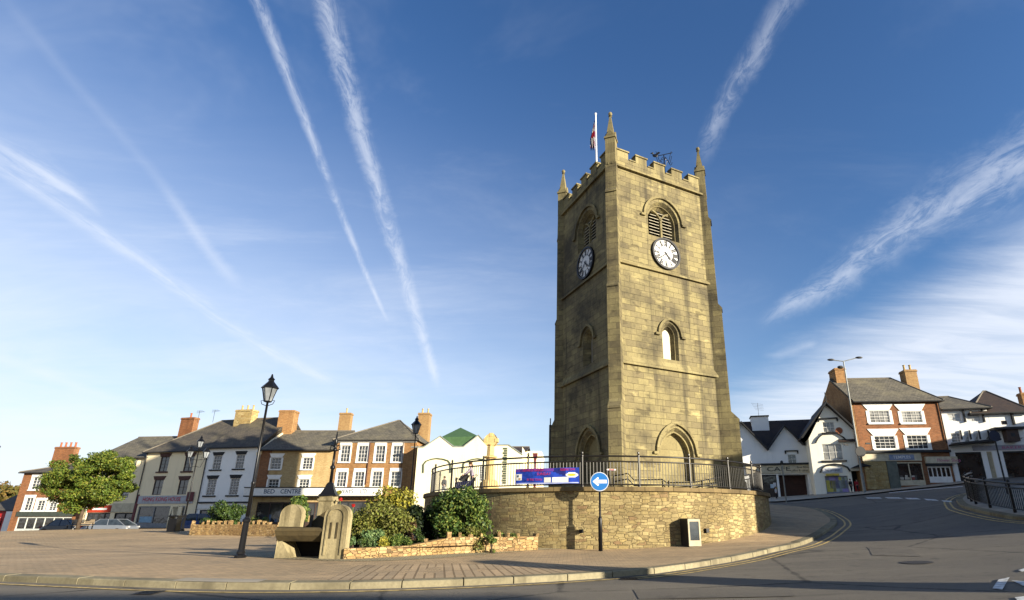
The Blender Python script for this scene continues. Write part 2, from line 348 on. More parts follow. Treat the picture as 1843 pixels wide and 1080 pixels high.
# ---------------------------------------------------------------- terrain
CPTS = [(-14,11.5,.24),(-6,10.5,.24),(0,11,.28),(3,13,.40),(8,13,.58),(-9,15.3,.42),(-7,14.5,.42),(1,19.4,.46),(-4,18,.46),(4.5,20.3,.60),(6.4,17.3,.62),(8.7,20.7,.74),(10.5,23,1.0),
 (12.8,26.5,1.36),(14,29.5,1.66),(15.0,33,2.2),(14.2,35,2.35),(17.8,25,2.0),(16.7,20.5,1.5),(13,16,1.05),(9.8,12,.72),(7.5,9.2,.60),(11,9,.95),(7.2,22.8,1.0),(9.5,27,1.7),(10,33,2.3),
 (-32,34,.52),(-20,32,.54),(-39,46,.72),(-30,47,.76),(-42,53,.22),(-30,54,.35),(-47,60,.45),(-60,60,-.15),(-38,57,.4),(-20,33,.66),(24.8,48,3.85),(28,48,4.15),(31,44,4.3),(36,46,4.9),(16,50,3.3),(10,42,2.7),(24,36,3.3),
 (0,0,0),(-20,0,-.2),(20,0,.4),(0,6,.08),(-14,5,0),(10,6,.7),(-40,20,.2),(-5,40,1.2),(-12,50,1.1),(0,60,2),(-50,40,.4),(30,25,3.0),(40,60,5.4),(-70,70,-.4),(25,12,1.6)]
def tps_fit(P, lam=.02):
    P = np.array(P, float); n = len(P); d = np.hypot(P[:, None, 0]-P[None, :, 0], P[:, None, 1]-P[None, :, 1])
    K = np.where(d > 0, d*d*np.log(d+1e-9), 0)+lam*50*np.eye(n)*.02; Q = np.c_[np.ones(n), P[:, :2]]
    A = np.block([[K, Q], [Q.T, np.zeros((3, 3))]]); w = np.linalg.solve(A, np.r_[P[:, 2], 0, 0, 0]); return P, w
TP, TW = tps_fit(CPTS)
def gz_arr(X, Y):
    X = np.asarray(X, float); Y = np.asarray(Y, float)
    xc = np.clip(X, -70, 48); yc = np.clip(Y, -6, 74)
    d = np.hypot(xc[..., None]-TP[:, 0], yc[..., None]-TP[:, 1])
    z = (np.where(d > 0, d*d*np.log(d+1e-9), 0)*TW[:-3]).sum(-1)+TW[-3]+TW[-2]*xc+TW[-1]*yc
    return np.clip(z, -1.2, 6.)
def gz(x, y): return float(gz_arr(x, y))
def ground_px(px, py, ext=0.):           # where the sight line through a photo pixel meets the ground
    r = ray(px, py); k = 6/r.y; last = k
    while k < 90/r.y:
        p = r*k; 
        if EYE+r.z*k <= gz(p.x, p.y)+ext:
            lo, hi = last, k
            for _ in range(18):
                mid = (lo+hi)/2; q = r*mid
                if EYE+r.z*mid <= gz(q.x, q.y)+ext: hi = mid
                else: lo = mid
            q = r*hi; return Vector((q.x, q.y, gz(q.x, q.y)+ext))
        last = k; k += .15/r.y
    q = r*(60/r.y); return Vector((q.x, q.y, gz(q.x, q.y)+ext))
def catmull(P, step=.5, closed=False):
    P = [np.array(p, float) for p in P]; n = len(P); out = []
    rng = range(n) if closed else range(n-1)
    for i in rng:
        p0, p1, p2, p3 = (P[(i-1) % n] if closed or i > 0 else 2*P[0]-P[1]), P[i], P[(i+1) % n], (P[(i+2) % n] if closed or i+2 < n else 2*P[-1]-P[-2])
        k = max(1, int(np.linalg.norm(p2-p1)/step))
        for j in range(k):
            t = j/k; out.append(.5*(2*p1+(p2-p0)*t+(2*p0-5*p1+4*p2-p3)*t*t+(3*p1-p0-3*p2+p3)*t**3))
    if not closed: out.append(P[-1])
    return np.array(out)
def offset(C, d):                         # to the right of travel for d > 0
    T = np.gradient(C, axis=0); T /= np.linalg.norm(T, axis=1)[:, None]+1e-9
    return C+np.c_[T[:, 1], -T[:, 0]]*d
def strip(name, A, B, lift, mat, kind='structure', z=None):   # ribbon between two 2-D curves laid on the ground; u along, v across
    n = len(A); zz = (lambda P: gz_arr(P[:, 0], P[:, 1])+lift) if z is None else (lambda P: np.full(len(P), z+lift))
    V = np.r_[np.c_[A, zz(A)], np.c_[B, zz(B)]]
    F = np.array([(i, i+1, n+i+1, n+i) for i in range(n-1)])
    if np.cross(B[0]-A[0], A[1]-A[0]) > 0: F = F[:, ::-1].copy()
    o = fastmesh(name, V, F, mat); me = o.data; uv = me.uv_layers.new(name='UVMap')
    s = np.r_[0, np.cumsum(np.linalg.norm(np.diff(A, axis=0), axis=1))]; w = np.linalg.norm(A-B, axis=1)
    U = np.r_[np.c_[s, np.zeros(n)], np.c_[s, w]]; uv.data.foreach_set('uv', U[F.ravel()].ravel())
    if kind: o['kind'] = kind
    return o
def in_poly(P, poly):
    x, y = P[:, 0], P[:, 1]; c = np.zeros(len(P), bool); j = len(poly)-1
    for i in range(len(poly)):
        xi, yi = poly[i]; xj, yj = poly[j]
        t = ((yi > y) != (yj > y)) & (x < (xj-xi)*(y-yi)/(yj-yi+1e-12)+xi); c ^= t; j = i
    return c
def sheet(name, poly, lift, mat, grid=1., z=None, skirt=0.):
    poly = np.array(poly); mn, mx = poly.min(0), poly.max(0)
    gx, gy = np.meshgrid(np.arange(mn[0]+.3, mx[0], grid), np.arange(mn[1]+.3, mx[1], grid)); pts = np.c_[gx.ravel(), gy.ravel()]
    pts = pts[in_poly(pts, poly)]
    n = len(poly); allp = [Vector(p) for p in np.r_[poly, pts]]
    r = delaunay_2d_cdt(allp, [(i, (i+1) % n) for i in range(n)], [], 1, 1e-5)
    V = np.array([tuple(v) for v in r[0]]); F = r[2]
    Z = gz_arr(V[:, 0], V[:, 1])+lift if z is None else np.full(len(V), z+lift)
    mb = MB(); mb.v = [Vector((a[0], a[1], b)) for a, b in zip(V, Z)]; mb.f = [tuple(f) for f in F]
    # face up
    f0 = mb.f[0]; 
    if (mb.v[f0[1]]-mb.v[f0[0]]).cross(mb.v[f0[2]]-mb.v[f0[0]]).z < 0: mb.f = [f[::-1] for f in mb.f]
    o = mb.build(name, mat); o['kind'] = 'structure'; return o

# ---------------------------------------------------------------- ground materials
def ground_material(name, base, alt, kind):
    m, g, b = newmat(name); tc = g.new('ShaderNodeTexCoord').outputs['Object']; uv = g.new('ShaderNodeUVMap').outputs[0]
    n1 = g.noise(tc, .22, 6., .6); n2 = g.noise(tc, 2.2, 5., .65); n3 = g.noise(tc, 60., 3., .6)
    col = g.mix(g.mr(n1, .38, .66), c4(base), c4(alt)); h = n3
    if kind == 'road':
        col = g.mix(g.mr(n3, .42, .62, 0, .55), col, (.17, .155, .13, 1)); col = g.mix(g.mr(n2, .56, .72, 0, .4), col, (.02, .02, .02, 1))
        wav = g.noise(g.scalev(tc, (.25, 2.2, 1)), .8, 5., .7); col = g.mix(g.mr(wav, .58, .68, 0, .35), col, (.02, .02, .02, 1))
        vo = g.new('ShaderNodeTexVoronoi', feature='DISTANCE_TO_EDGE'); g.put(vo.inputs['Vector'], tc); vo.inputs['Scale'].default_value = .16
        crack = g.mr(g.m('ADD', vo.outputs['Distance'], g.m('MULTIPLY', g.m('SUBTRACT', n2, .5), .05)), 0., .012, .7, 0); col = g.mix(crack, col, (.015, .015, .015, 1))
    if kind in ('paver', 'cobble', 'rib'):
        bt = g.new('ShaderNodeTexBrick'); g.put(bt.inputs['Vector'], uv if kind != 'paver' else tc); bt.inputs['Scale'].default_value = 1
        bw, rh, mo = {'paver': (.22, .11, .006), 'cobble': (.17, .12, .022), 'rib': (.21, 1.2, .022)}[kind]
        bt.inputs['Brick Width'].default_value = bw; bt.inputs['Row Height'].default_value = rh; bt.inputs['Mortar Size'].default_value = mo
        if kind == 'rib': bt.offset = 0.
        bt.inputs['Color1'].default_value = (.8, .8, .8, 1); bt.inputs['Color2'].default_value = (1.1, 1.05, 1., 1); bt.inputs['Mortar'].default_value = (.45, .42, .38, 1) if kind != 'rib' else (.5, .47, .42, 1)
        col = g.mix(1., col, bt.outputs[0], 'MULTIPLY'); col = g.mix(g.mr(n2, .5, .75, 0, .35), col, tuple(x*.5 for x in c4(alt)[:3])+(1,))
        h = g.m('SUBTRACT', g.m('MULTIPLY', n3, .3), bt.outputs['Fac'])
    if kind != 'cobble':
        st = g.noise(tc, .9, 7., .75, .6); col = g.mix(g.mr(st, .56, .70, 0, .38), col, tuple(x*.35 for x in c4(alt)[:3])+(1,))
        sp = g.new('ShaderNodeTexVoronoi'); g.put(sp.inputs['Vector'], tc); sp.inputs['Scale'].default_value = 3.1; col = g.mix(g.mr(sp.outputs['Distance'], .03, .07, .5, 0), col, (.03, .028, .025, 1))
        tr = g.noise(g.scalev(tc, (.12, 1.1, 1)), 1., 3.); col = g.mix(g.mr(tr, .5, .62, 0, .22), col, tuple(min(1, x*1.6) for x in c4(base)[:3])+(1,))
    g.put(b.inputs['Base Color'], col); b.inputs['Roughness'].default_value = .85; b.inputs['Specular IOR Level'].default_value = .25
    bump(g, b, h, {'road': .012, 'paver': .006, 'cobble': .03, 'rib': .02}.get(kind, .01), .8); return m
M_ROAD = ground_material('asphalt', (.135, .117, .088), (.102, .09, .071), 'road')
M_PAVE = ground_material('clay_pavers', (.41, .30, .175), (.32, .245, .15), 'paver')
M_COB = ground_material('cobbles', (.42, .37, .24), (.32, .28, .18), 'cobble')
M_RIB = ground_material('ribbed_setts', (.41, .305, .185), (.33, .25, .155), 'rib')
M_KERB = masonry('kerbstone', '8f866c', '797159', '4a4438', 5., 5., .0, stain='4a4436', stain_amt=.6)
M_CONC = ground_material('concrete_slab', (.33, .29, .22), (.26, .23, .18), 'plain')
M_YEL = plain('yellow_paint', (.62, .45, .17), .7, var=.3, scale=6); M_WHP = plain('white_road_paint', (.7, .7, .66), .7, var=.3, scale=8)

# ground sheet to the horizon
xs = np.r_[-900, -500, -250, -140, np.arange(-80, -22, 2.), np.arange(-22, 30, .5), np.arange(30, 70, 2.), 80, 140, 250, 500, 900]
ys = np.r_[-400, -150, -60, -20, np.arange(-8, 50, .5), np.arange(50, 90, 2.), 100, 150, 300, 600, 1500]
X, Y = np.meshgrid(xs, ys); Z = gz_arr(X, Y); far = np.maximum(0, np.hypot(np.maximum(0, abs(X)-75), np.maximum(0, Y-80))-20); Z = Z*np.exp(-far/60)+(-1)*(1-np.exp(-far/60))
nx = len(xs); V = np.c_[X.ravel(), Y.ravel(), Z.ravel()]
ii, jj = np.meshgrid(np.arange(len(ys)-1), np.arange(nx-1), indexing='ij'); a = (ii*nx+jj).ravel()
o = fastmesh('road', V, np.c_[a, a+1, a+nx+1, a+nx], M_ROAD); o['kind'] = 'structure'; o.data.polygons.foreach_set('use_smooth', [True]*len(o.data.polygons))

# the paved square and its kerb (line surveyed along the foot of the kerb)
KERB = [(-34, 21), (-24, 16.2), (-17, 13.6), (-12.4, 12.45), (-9.9, 11.75), (-7.9, 11.3), (-6.1, 11.15), (-4.25, 11.3), (-2.5, 11.65), (-.3, 12.25), (1.0, 12.8), (2.0, 13.3), (3.3, 14.45), (4.9, 15.95), (6.5, 17.8), (8.6, 20.6),
        (10.4, 23.0), (12.5, 26.2), (13.9, 29.4), (14.4, 32.3), (13.8, 34.9), (12.2, 37)]
kc = catmull(KERB, .5)
back = [(8, 41), (0, 43.5), (-12, 45.5), (-24, 47.5), (-34, 48), (-40.5, 46), (-43, 40), (-42, 33)]
ki = offset(kc, -.3); sheet('pavement', list(map(tuple, ki))+back, .12, M_PAVE, 1.)
def kerb_run(name, C, w=.3, h=.125, L=1.15, mat=M_KERB, side=-1, seed=1):
    rnd = random.Random(seed); s = np.r_[0, np.cumsum(np.linalg.norm(np.diff(C, axis=0), axis=1))]; mb = MB(); t = 0
    P = lambda u: np.array([np.interp(u, s, C[:, 0]), np.interp(u, s, C[:, 1])])
    I = offset(C, side*w); Q = lambda u: np.array([np.interp(u, s, I[:, 0]), np.interp(u, s, I[:, 1])])
    while t < s[-1]-.2:
        e = min(t+L*rnd.uniform(.85, 1.1), s[-1]); a, b, c, d = P(t+.012), P(e-.012), Q(e-.012), Q(t+.012); dh = rnd.uniform(-.006, .006)
        out = []
        ab = (c-b)/np.linalg.norm(c-b)*.02; ad = (d-a)/np.linalg.norm(d-a)*.02
        lo = [Vector((*p, gz(*p)-.15)) for p in (a, b, c, d)]; mid = [Vector((*p, gz(*p)+h+dh-.02)) for p in (a, b)]; hi = [Vector((*p, gz(*p)+h+dh)) for p in (a+ad, b+ab, c, d)]
        mb.add(lo+mid+hi, [(0, 1, 5, 4), (4, 5, 7, 6), (6, 7, 8, 9), (1, 2, 8, 7, 5), (3, 0, 4, 6, 9), (2, 3, 9, 8)]); t = e
    o = mb.build(name, mat); o['kind'] = 'structure'; return o
kerb_run('kerb', kc)
i0 = int(np.argmin(np.hypot(kc[:, 0]-1.2, kc[:, 1]-12.9)))
strip('yellow_line', offset(kc, .28), offset(kc, .36), .012, M_YEL)
strip('yellow_line', offset(kc[i0:], .52), offset(kc[i0:], .60), .012, M_YEL)
# dropped crossing slab in the kerb, cobble strip and ribbed setts
def near(C, px, py): p = ground_px(px, py); return int(np.argmin(np.hypot(C[:, 0]-p.x, C[:, 1]-p.y)))
ia, ib = near(kc, 300, 1058), near(kc, 440, 1060)
strip('dropped_kerb', offset(kc[ia:ib+1], -.02), offset(kc[ia:ib+1], -.42), .135, M_CONC)
ia, ib = near(kc, 600, 1058), near(kc, 1120, 1036)
ribA = offset(kc[ia:ib+1], -.32); ribB = offset(kc[ia:ib+1], -1)
wv = np.interp(np.arange(len(ribA)), [0, 4, len(ribA)*.7, len(ribA)-1], [2.4, 2.7, 2.2, .9])
T = ribB-ribA; ribB = ribA+T/np.linalg.norm(T, axis=1)[:, None]*wv[:, None]
strip('ribbed_paving', ribA, ribB, .124, M_RIB)
cA = catmull([tuple(ground_px(x, y).xy) for x, y in ((395, 1006), (480, 1013), (600, 1019), (700, 1018), (800, 1012), (900, 1003), (1000, 995), (1085, 991.5))], .4)
cB = catmull([tuple(ground_px(x, y).xy) for x, y in ((395, 1001), (480, 1001), (600, 998), (700, 996), (800, 992), (900, 989), (1000, 985), (1085, 984))], .4)
n_ = min(len(cA), len(cB)); rs = lambda C: np.array([C[int(round(i*(len(C)-1)/(n_-1)))] for i in range(n_)])
strip('cobbled_strip', rs(cA), rs(cB), .128, M_COB)
# island on the right with its own kerb
ISL = [(26, 33.5), (23.4, 32.3), (21.2, 30.2), (19.4, 27.6), (18.0, 25.2), (17.2, 22.6), (16.9, 20.4), (17.2, 17.5), (18.6, 14.5), (22, 12)]
ic = catmull(ISL, .5); sheet('traffic_island', list(map(tuple, offset(ic, -.3)))+[(34, 14), (36, 30)], .12, M_CONC, 1.5)
kerb_run('island_kerb', ic, seed=5, L=.9)
for d in (.25, .5): strip('yellow_line', offset(ic, d), offset(ic, d+.08), .012, M_YEL)
# far pavement in front of the right-hand shops
fp = catmull([tuple(ground_px(x, y).xy) for x, y in ((1395, 905), (1480, 898), (1560, 891), (1620, 884), (1690, 877), (1740, 871))], 1.)
sheet('far_pavement', list(map(tuple, fp))+[(40, 47), (40, 62), (12, 62), (12, 50)], .1, M_CONC, 2.)
mk = MB()
def mark(pts, lift=.014):
    P = [ground_px(x, y, lift) for x, y in pts]; mk.add(P, [tuple(range(len(P)))] if (P[1]-P[0]).cross(P[2]-P[0]).z > 0 else [tuple(range(len(P)))[::-1]])
for q in (((1558, 895.4), (1583, 895.2), (1588, 897.2), (1561, 897.2)), ((1592, 895), (1618, 895.4), (1625, 897.4), (1598, 897)), ((1628, 896), (1650, 896.5), (1658, 898.8), (1634, 898.4)),
          ((1662, 897.5), (1684, 899), (1690, 901.5), (1668, 900.2)), ((1694, 900.4), (1712, 901.5), (1714, 903.8), (1698, 903)),
          ((1600, 886.6), (1660, 880.8), (1660, 881.8), (1600, 887.6)), ((1660, 880.8), (1733, 875), (1733, 876), (1660, 881.8)),
          ((1797, 1043), (1817, 1039), (1804, 1061), (1786, 1059)), ((1820, 1044), (1843, 1046), (1860, 1053), (1843, 1055)), ((1832, 1026), (1850, 1021), (1862, 1024), (1840, 1029)), ((1826, 1075), (1870, 1070), (1880, 1082), (1832, 1081))):
    mark(q)
o = mk.build('road_markings', M_WHP); o['kind'] = 'structure'

M_PATCH = ground_material('patched_asphalt', (.112, .098, .076), (.09, .08, .065), 'road'); M_IRONC = plain('cover_iron', (.05, .045, .04), .6, var=.3, scale=20)
def patch(px, mat=M_PATCH, lift=.008, name='road_patch'):
    P = [ground_px(x, y).xy for x, y in px]; sheet(name, [tuple(p) for p in P], lift, mat, .6)
patch(((1140, 1062), (1420, 1058), (1432, 1074), (1150, 1079))); patch(((1560, 985), (1640, 988), (1660, 1002), (1570, 1000)))
def cover(px, py, r_, sq, label, nm, cat, lift=.014):
    p = ground_px(px, py, lift); o_ = thing(nm, label, cat, p); b_ = MB(); n = 4 if sq else 20
    b_.add([p+Vector((r_*math.cos(2*math.pi*(k+.5)/n), r_*math.sin(2*math.pi*(k+.5)/n), gz(p.x+r_*math.cos(2*math.pi*(k+.5)/n), p.y+r_*math.sin(2*math.pi*(k+.5)/n))+lift-p.z)) for k in range(n)], [tuple(range(n))]); b_.build('plate', M_IRONC, o_)
    if sq:
        s_ = MB()
        for k in range(5): x = -r_*.5+k*r_*.25; s_.frame_box((p.x+x, p.y-r_*.55, p.z+.002+.004), (.03, 0, 0), (0, r_*1.1, 0), (0, 0, .004))
        s_.build('grating_slots', plain('slot_black', (.004, .004, .004)), o_)
cover(1650, 1012, .34, False, 'round iron manhole cover in the road right of the curved kerb', 'manhole_cover', 'manhole cover'); cover(268, 1066, .28, True, 'square iron gully grate by the kerb left of the pale dropped kerb', 'gully_grate', 'drain cover'); cover(1132, 1041, .26, True, 'square iron gully grate by the kerb below the blue arrow sign', 'gully_grate', 'drain cover')

# ---------------------------------------------------------------- stone
M_ASH = masonry('tower_ashlar', '8a7f58', '6f654a', '5e553e', .62, .31, .009, stain='36322a', stain_amt=.85, bumpd=.022, pale='a89a6c', dark_brick='3e3626')
M_ASH2 = masonry('tower_dressings', '90855e', '766b4a', '5c543c', .9, .6, .006, stain='36322a', stain_amt=.75, bumpd=.008)
M_RUB = rubble('wall_rubble', ['837350', '9e8e64', '8d7d54', 'ac9b6e', '7a6b4a', '9b885a', '998b62', '80684a'], '7d6e4e', sc=(3.4, 8.8, 1), amt=.6, bd=.03)
M_COPE = masonry('coping_stone', '7d6b48', '64553a', '3c3324', 1.1, 1., .008, stain='3a3020', stain_amt=.6)
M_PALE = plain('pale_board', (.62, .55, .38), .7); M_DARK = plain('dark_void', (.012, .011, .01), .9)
M_BLK = plain('black_iron', (.006, .006, .007), .35, .0, .1, spec=.25); M_IRONB = plain('brown_black_rail', (.011, .009, .007), .38, var=.1, spec=.3)
M_WHITE = plain('white_paint', (.78, .76, .70), .5, var=.05)
def arch(sc, z0, zs, a, h, n=8):       # pointed-arch outline, anticlockwise from bottom left
    c = (h*h-a*a)/(2*a); r_ = a+c; P = [(sc-a, z0), (sc+a, z0)]
    t1 = math.atan2(h, c)
    for i in range(n+1): t = t1*i/n; P.append((sc-c+r_*math.cos(t), zs+r_*math.sin(t)))
    for i in range(n-1, -1, -1): t = t1*i/n; P.append((sc+c-r_*math.cos(t), zs+r_*math.sin(t)))
    return P
class Face:
    """a vertical plane: origin O (x, y), direction angle; s runs along, z up, d outward (to the viewer)"""
    def __init__(s, O, ang=None, D=None):
        s.O = Vector((O[0], O[1], 0)); s.D = Vector((math.cos(R(ang)), math.sin(R(ang)), 0)) if D is None else Vector((D[0], D[1], 0)).normalized()
        s.N = Vector((s.D.y, -s.D.x, 0))
    def p(s, a, z, d=0.): return s.O+s.D*a+s.N*d+Vector((0, 0, z))
    def hit(s, px, py, d=0.):
        r = ray(px, py); O = s.O+s.N*d; k = s.N.dot(O)/s.N.dot(Vector((r.x, r.y, 0))); q = r*k; return (s.D.dot(q-O), q.z+EYE)
    def box(s, mb, s0, s1, z0, z1, d0, d1): mb.frame_box(s.p(s0, z0, d0), s.D*(s1-s0), Vector((0, 0, z1-z0)), s.N*(d1-d0))
    def poly(s, mb, outer, holes=(), depth=0., inner=None, d=0.):
        loops = [list(outer)]+[list(h)[::-1] for h in holes]
        tri = tessellate_polygon([[Vector((a, b, 0)) for a, b in L] for L in loops]); P = [s.p(a, b, d) for L in loops for a, b in L]
        F = []
        for t in tri:
            q = [P[i] for i in t]; F.append(tuple(t) if (q[1]-q[0]).cross(q[2]-q[0]).dot(s.N) > 0 else tuple(t)[::-1])
        mb.add(P, F)
        for k, h in enumerate(holes):
            g_ = (inner[k] if inner and inner[k] else h); dp = depth[k] if isinstance(depth, (list, tuple)) else depth; n = len(h)
            for i in range(n): j = (i+1) % n; mb.quad(s.p(*h[j], d), s.p(*h[i], d), s.p(*g_[i], d-dp), s.p(*g_[j], d-dp))
    def sweep(s, mb, line, w, d0, d1):      # moulding band following an open line in the plane, width w to the outside
        n = len(line); L = [np.array(p, float) for p in line]; nr = []
        for i in range(n):
            t = L[min(i+1, n-1)]-L[max(i-1, 0)]; t /= np.linalg.norm(t); nr.append(np.array([t[1], -t[0]]))
        for i in range(n-1):
            a, b = L[i], L[i+1]; c, e = b+nr[i+1]*w, a+nr[i]*w
            lo = [s.p(*q, d0) for q in (a, b, c, e)]; hi = [s.p(*q, d1) for q in (a, b, c, e)]
            mb.add(lo+hi, [(4, 5, 6, 7), (0, 1, 5, 4), (1, 2, 6, 5), (2, 3, 7, 6), (3, 0, 4, 7)])

# ---------------------------------------------------------------- clock tower
TZ = 2.62; TA = 27.7; NC = Vector((2.14, 24.0, 0)); WF, WL = 6.5, 6.0
fr = Face((NC.x, NC.y), TA)                                   # sunlit face
Ld = Vector((-math.sin(R(TA)), math.cos(R(TA)), 0))
Wc = NC+Ld*WL; lf = Face((Wc.x, Wc.y), D=(-Ld.x, -Ld.y))      # shaded face, s runs from the far left corner to the near corner
tower = thing('clock_tower', 'square golden sandstone church tower with battlements, four spirelets and two white clock faces', 'clock tower', (NC.x, NC.y, TZ))
body = MB()
ZT = 19.7
def tower_face(F, W, sc, clocky=True):
    door_o, door_i = arch(sc, TZ, 4.55, 1.0, 1.28), arch(sc-.0, TZ, 4.5, .78, .98)
    win_o, win_i = arch(sc, 9.25, 10.62, .50, .62), arch(sc, 9.35, 10.58, .27, .38)
    bel_o, bel_i = arch(sc, 16.12, 17.25, 1.04, 1.12), arch(sc, 16.2, 17.2, .80, .85)
    F.poly(body, [(0, TZ), (W, TZ), (W, ZT), (0, ZT)], [door_o, win_o, bel_o], [.42, .38, .45], [door_i, win_i, bel_i])
    for o_, dd, w in ((arch(sc, TZ, 4.52, .86, 1.08)[1:], .16, .07), (arch(sc, 9.3, 10.6, .38, .5)[1:], .16, .06), (arch(sc, 16.15, 17.22, .90, .97)[1:], .2, .07)):
        mould = MB(); F.sweep(mould, o_[:], w, -dd-.12, -dd); mould.build('arch_order', M_ASH2, tower)
    for (zs, a, h, foot) in ((4.6, 1.12, 1.38, .0), (10.55, .66, .80, .0), (17.25, 1.22, 1.30, .0)):
        L = arch(sc, zs, zs, a, h)[1:]; L = L[1:] if L[0] == L[1] else L
        mould = MB(); F.sweep(mould, L, .13, 0, .11)
        for sg in (-1, 1): F.box(mould, sc+sg*(a+.16)-.13, sc+sg*(a+.16)+.13, zs-.1, zs+.02, 0, .12)
        mould.build('hood_mould', M_ASH2, tower)
    return door_i, win_i, bel_i
di, wi, bi = tower_face(fr, WF, 3.30)
dl, wl_, bl_ = tower_face(lf, WL, WL-2.72)
Ec = NC+fr.D*WF; Bc = Ec+Ld*WL
bk = Face((Bc.x, Bc.y), D=(-fr.D.x, -fr.D.y)); rt = Face((Ec.x, Ec.y), D=(Ld.x, Ld.y))
for F, W in ((bk, WF), (rt, WL)): F.poly(body, [(0, TZ), (W, TZ), (W, ZT), (0, ZT)])
body.build('tower_wall', M_ASH, tower)
for F, q4 in ((fr, di), (lf, dl)): dpan = MB(); F.poly(dpan, q4, d=-.42); dpan.build('blocked_door', M_ASH2, tower)
wp = MB(); fr.poly(wp, wi, d=-.38); wp.build('boarded_window', M_PALE, tower)
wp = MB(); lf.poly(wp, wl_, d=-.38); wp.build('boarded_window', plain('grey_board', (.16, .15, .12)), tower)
M_SLAT = plain('louvre_slat', (.42, .38, .28), .7)
for F, b_, sc in ((fr, bi, 3.30), (lf, bl_, WL-2.72)):
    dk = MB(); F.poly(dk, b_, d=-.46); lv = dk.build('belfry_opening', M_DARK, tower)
    sl_ = MB(); mu = MB()
    for k in range(9):
        z = 16.3+k*.19; hw = .76 if z < 17.2 else max(.1, .76*math.sqrt(max(0, 1-((z-17.15)/.95)**2)))
        P = [F.p(sc-hw, z+.07, -.44), F.p(sc+hw, z+.07, -.44), F.p(sc+hw, z-.045, -.27), F.p(sc-hw, z-.045, -.27)]
        sl_.prism(P, Vector((0, 0, .028)))
    sl_.build('louvre', M_SLAT, lv)
    F.box(mu, sc-.06, sc+.06, 16.15, 17.3, -.36, -.2)
    for sg in (-1, 1):
        L = [(sc, 17.25), (sc+sg*.12, 17.5), (sc+sg*.32, 17.72), (sc+sg*.55, 17.82)]; F.sweep(mu, L if sg < 0 else L[::-1], .09, -.36, -.21)
    mu.build('tracery', M_ASH2, lv)
# string courses (weathered top) and plinth round all four faces
def course(mb, z, h, pr, slope=.0, faces=((fr, WF), (lf, WL), (bk, WF), (rt, WL))):
    for F, W in faces:
        P = [F.p(-.0, z, 0), F.p(-.0, z, pr), F.p(-.0, z+h, pr), F.p(-.0, z+h+slope, 0)]; mb.prism(P, F.D*W)
for nme, arg in (('string_course', (8.66, .1, .14, .32)), ('string_course', (13.96, .1, .13, .14)), ('cornice', (ZT-.02, .12, .16, .08)), ('plinth', (TZ+.01, .55, .12, .14))):
    for F_ in ((fr, WF), (lf, WL), (bk, WF), (rt, WL)): cm_ = MB(); course(cm_, *arg, faces=(F_,)); cm_.build(nme, M_ASH2, tower)
# buttresses set diagonally on the corners
for (P0, dr) in ((NC, -fr.D-Ld), (Ec, fr.D-Ld), (Wc, -fr.D+Ld), (Bc, fr.D+Ld)):
    dr = Vector(dr).normalized(); pd = Vector((-dr.y, dr.x, 0)); bb = MB(); w = .30
    k_ = .55 if P0 is Wc else 1.; prof = [(-.45, TZ), (.78, TZ), (.78, 3.3), (.70, 3.4), (.70, 6.35), (.74, 6.35), (.74, 6.43), (.36, 6.85), (.36, 12.45), (.40, 12.45), (.40, 12.53), (.20, 12.8), (.19, 17.9), (.25, 17.9), (.25, 17.98), (.10, 18.2), (.08, ZT+.1), (-.45, ZT+.1)]
    bb.prism([P0+dr*(a*k_ if a > .12 else a)-pd*w+Vector((0, 0, z)) for a, z in prof], pd*2*w); bt_ = bb.build('buttress', M_ASH, tower)
    pn = MB(); C0 = P0-dr*.17; an = math.atan2(dr.y, dr.x)
    pn.box(C0+Vector((0, 0, ZT+.85)), (.54, .54, 1.7), an); pn.box(C0+Vector((0, 0, ZT+1.72)), (.64, .64, .1), an)
    zt = ZT+1.77
    for k in range(4):                        # small gables at the foot of the spirelet
        a = an+k*math.pi/2; n_v = Vector((math.cos(a), math.sin(a), 0)); t_v = Vector((-n_v.y, n_v.x, 0))
        pn.prism([C0+n_v*.2+t_v*-.27+Vector((0, 0, zt)), C0+n_v*.2+t_v*.27+Vector((0, 0, zt)), C0+n_v*.2+Vector((0, 0, zt+.42))], n_v*.09)
    pn.lathe([(.36, zt), (.27, zt+.3), (.07, zt+1.45), (.05, zt+1.5)], C0, 4, an+math.pi/4)
    pk = pn.build('pinnacle', M_ASH2, tower); fb = MB(); fb.lathe([(.05, zt+1.48), (.11, zt+1.52), (.05, zt+1.58)], C0, 8); fb.ball(C0+Vector((0, 0, zt+1.68)), .12, 8); fb.build('finial', M_ASH2, pk)
# parapet and merlons
for F, W in ((fr, WF), (lf, WL), (bk, WF), (rt, WL)):
    pm = MB(); F.box(pm, .305, W-.305, ZT+.1, ZT+.68, -.305, -.005); pm.build('parapet', M_ASH, tower)
    n_m = 5; gap = .5; mw = (W-.8-gap*(n_m-1))/n_m
    for k in range(n_m):
        mm = MB(); s0 = .4+k*(mw+gap); F.box(mm, s0, s0+mw, ZT+.68, ZT+1.14, -.30, -.01); F.box(mm, s0-.05, s0+mw+.05, ZT+1.14, ZT+1.22, -.35, .05)
        if k < n_m-1: F.box(mm, s0+mw+.052, s0+mw+gap-.052, ZT+.68, ZT+.75, -.34, .04)
        mm.build('battlement', M_ASH2, tower)
rf = MB(); rf.add([F_ for F_ in (NC+Vector((0, 0, ZT-.02)), Ec+Vector((0, 0, ZT-.02)), Bc+Vector((0, 0, ZT-.02)), Wc+Vector((0, 0, ZT-.02)))], [(0, 1, 2, 3)]); rf.build('lead_roof', plain('lead', (.2, .2, .2), .6), tower)
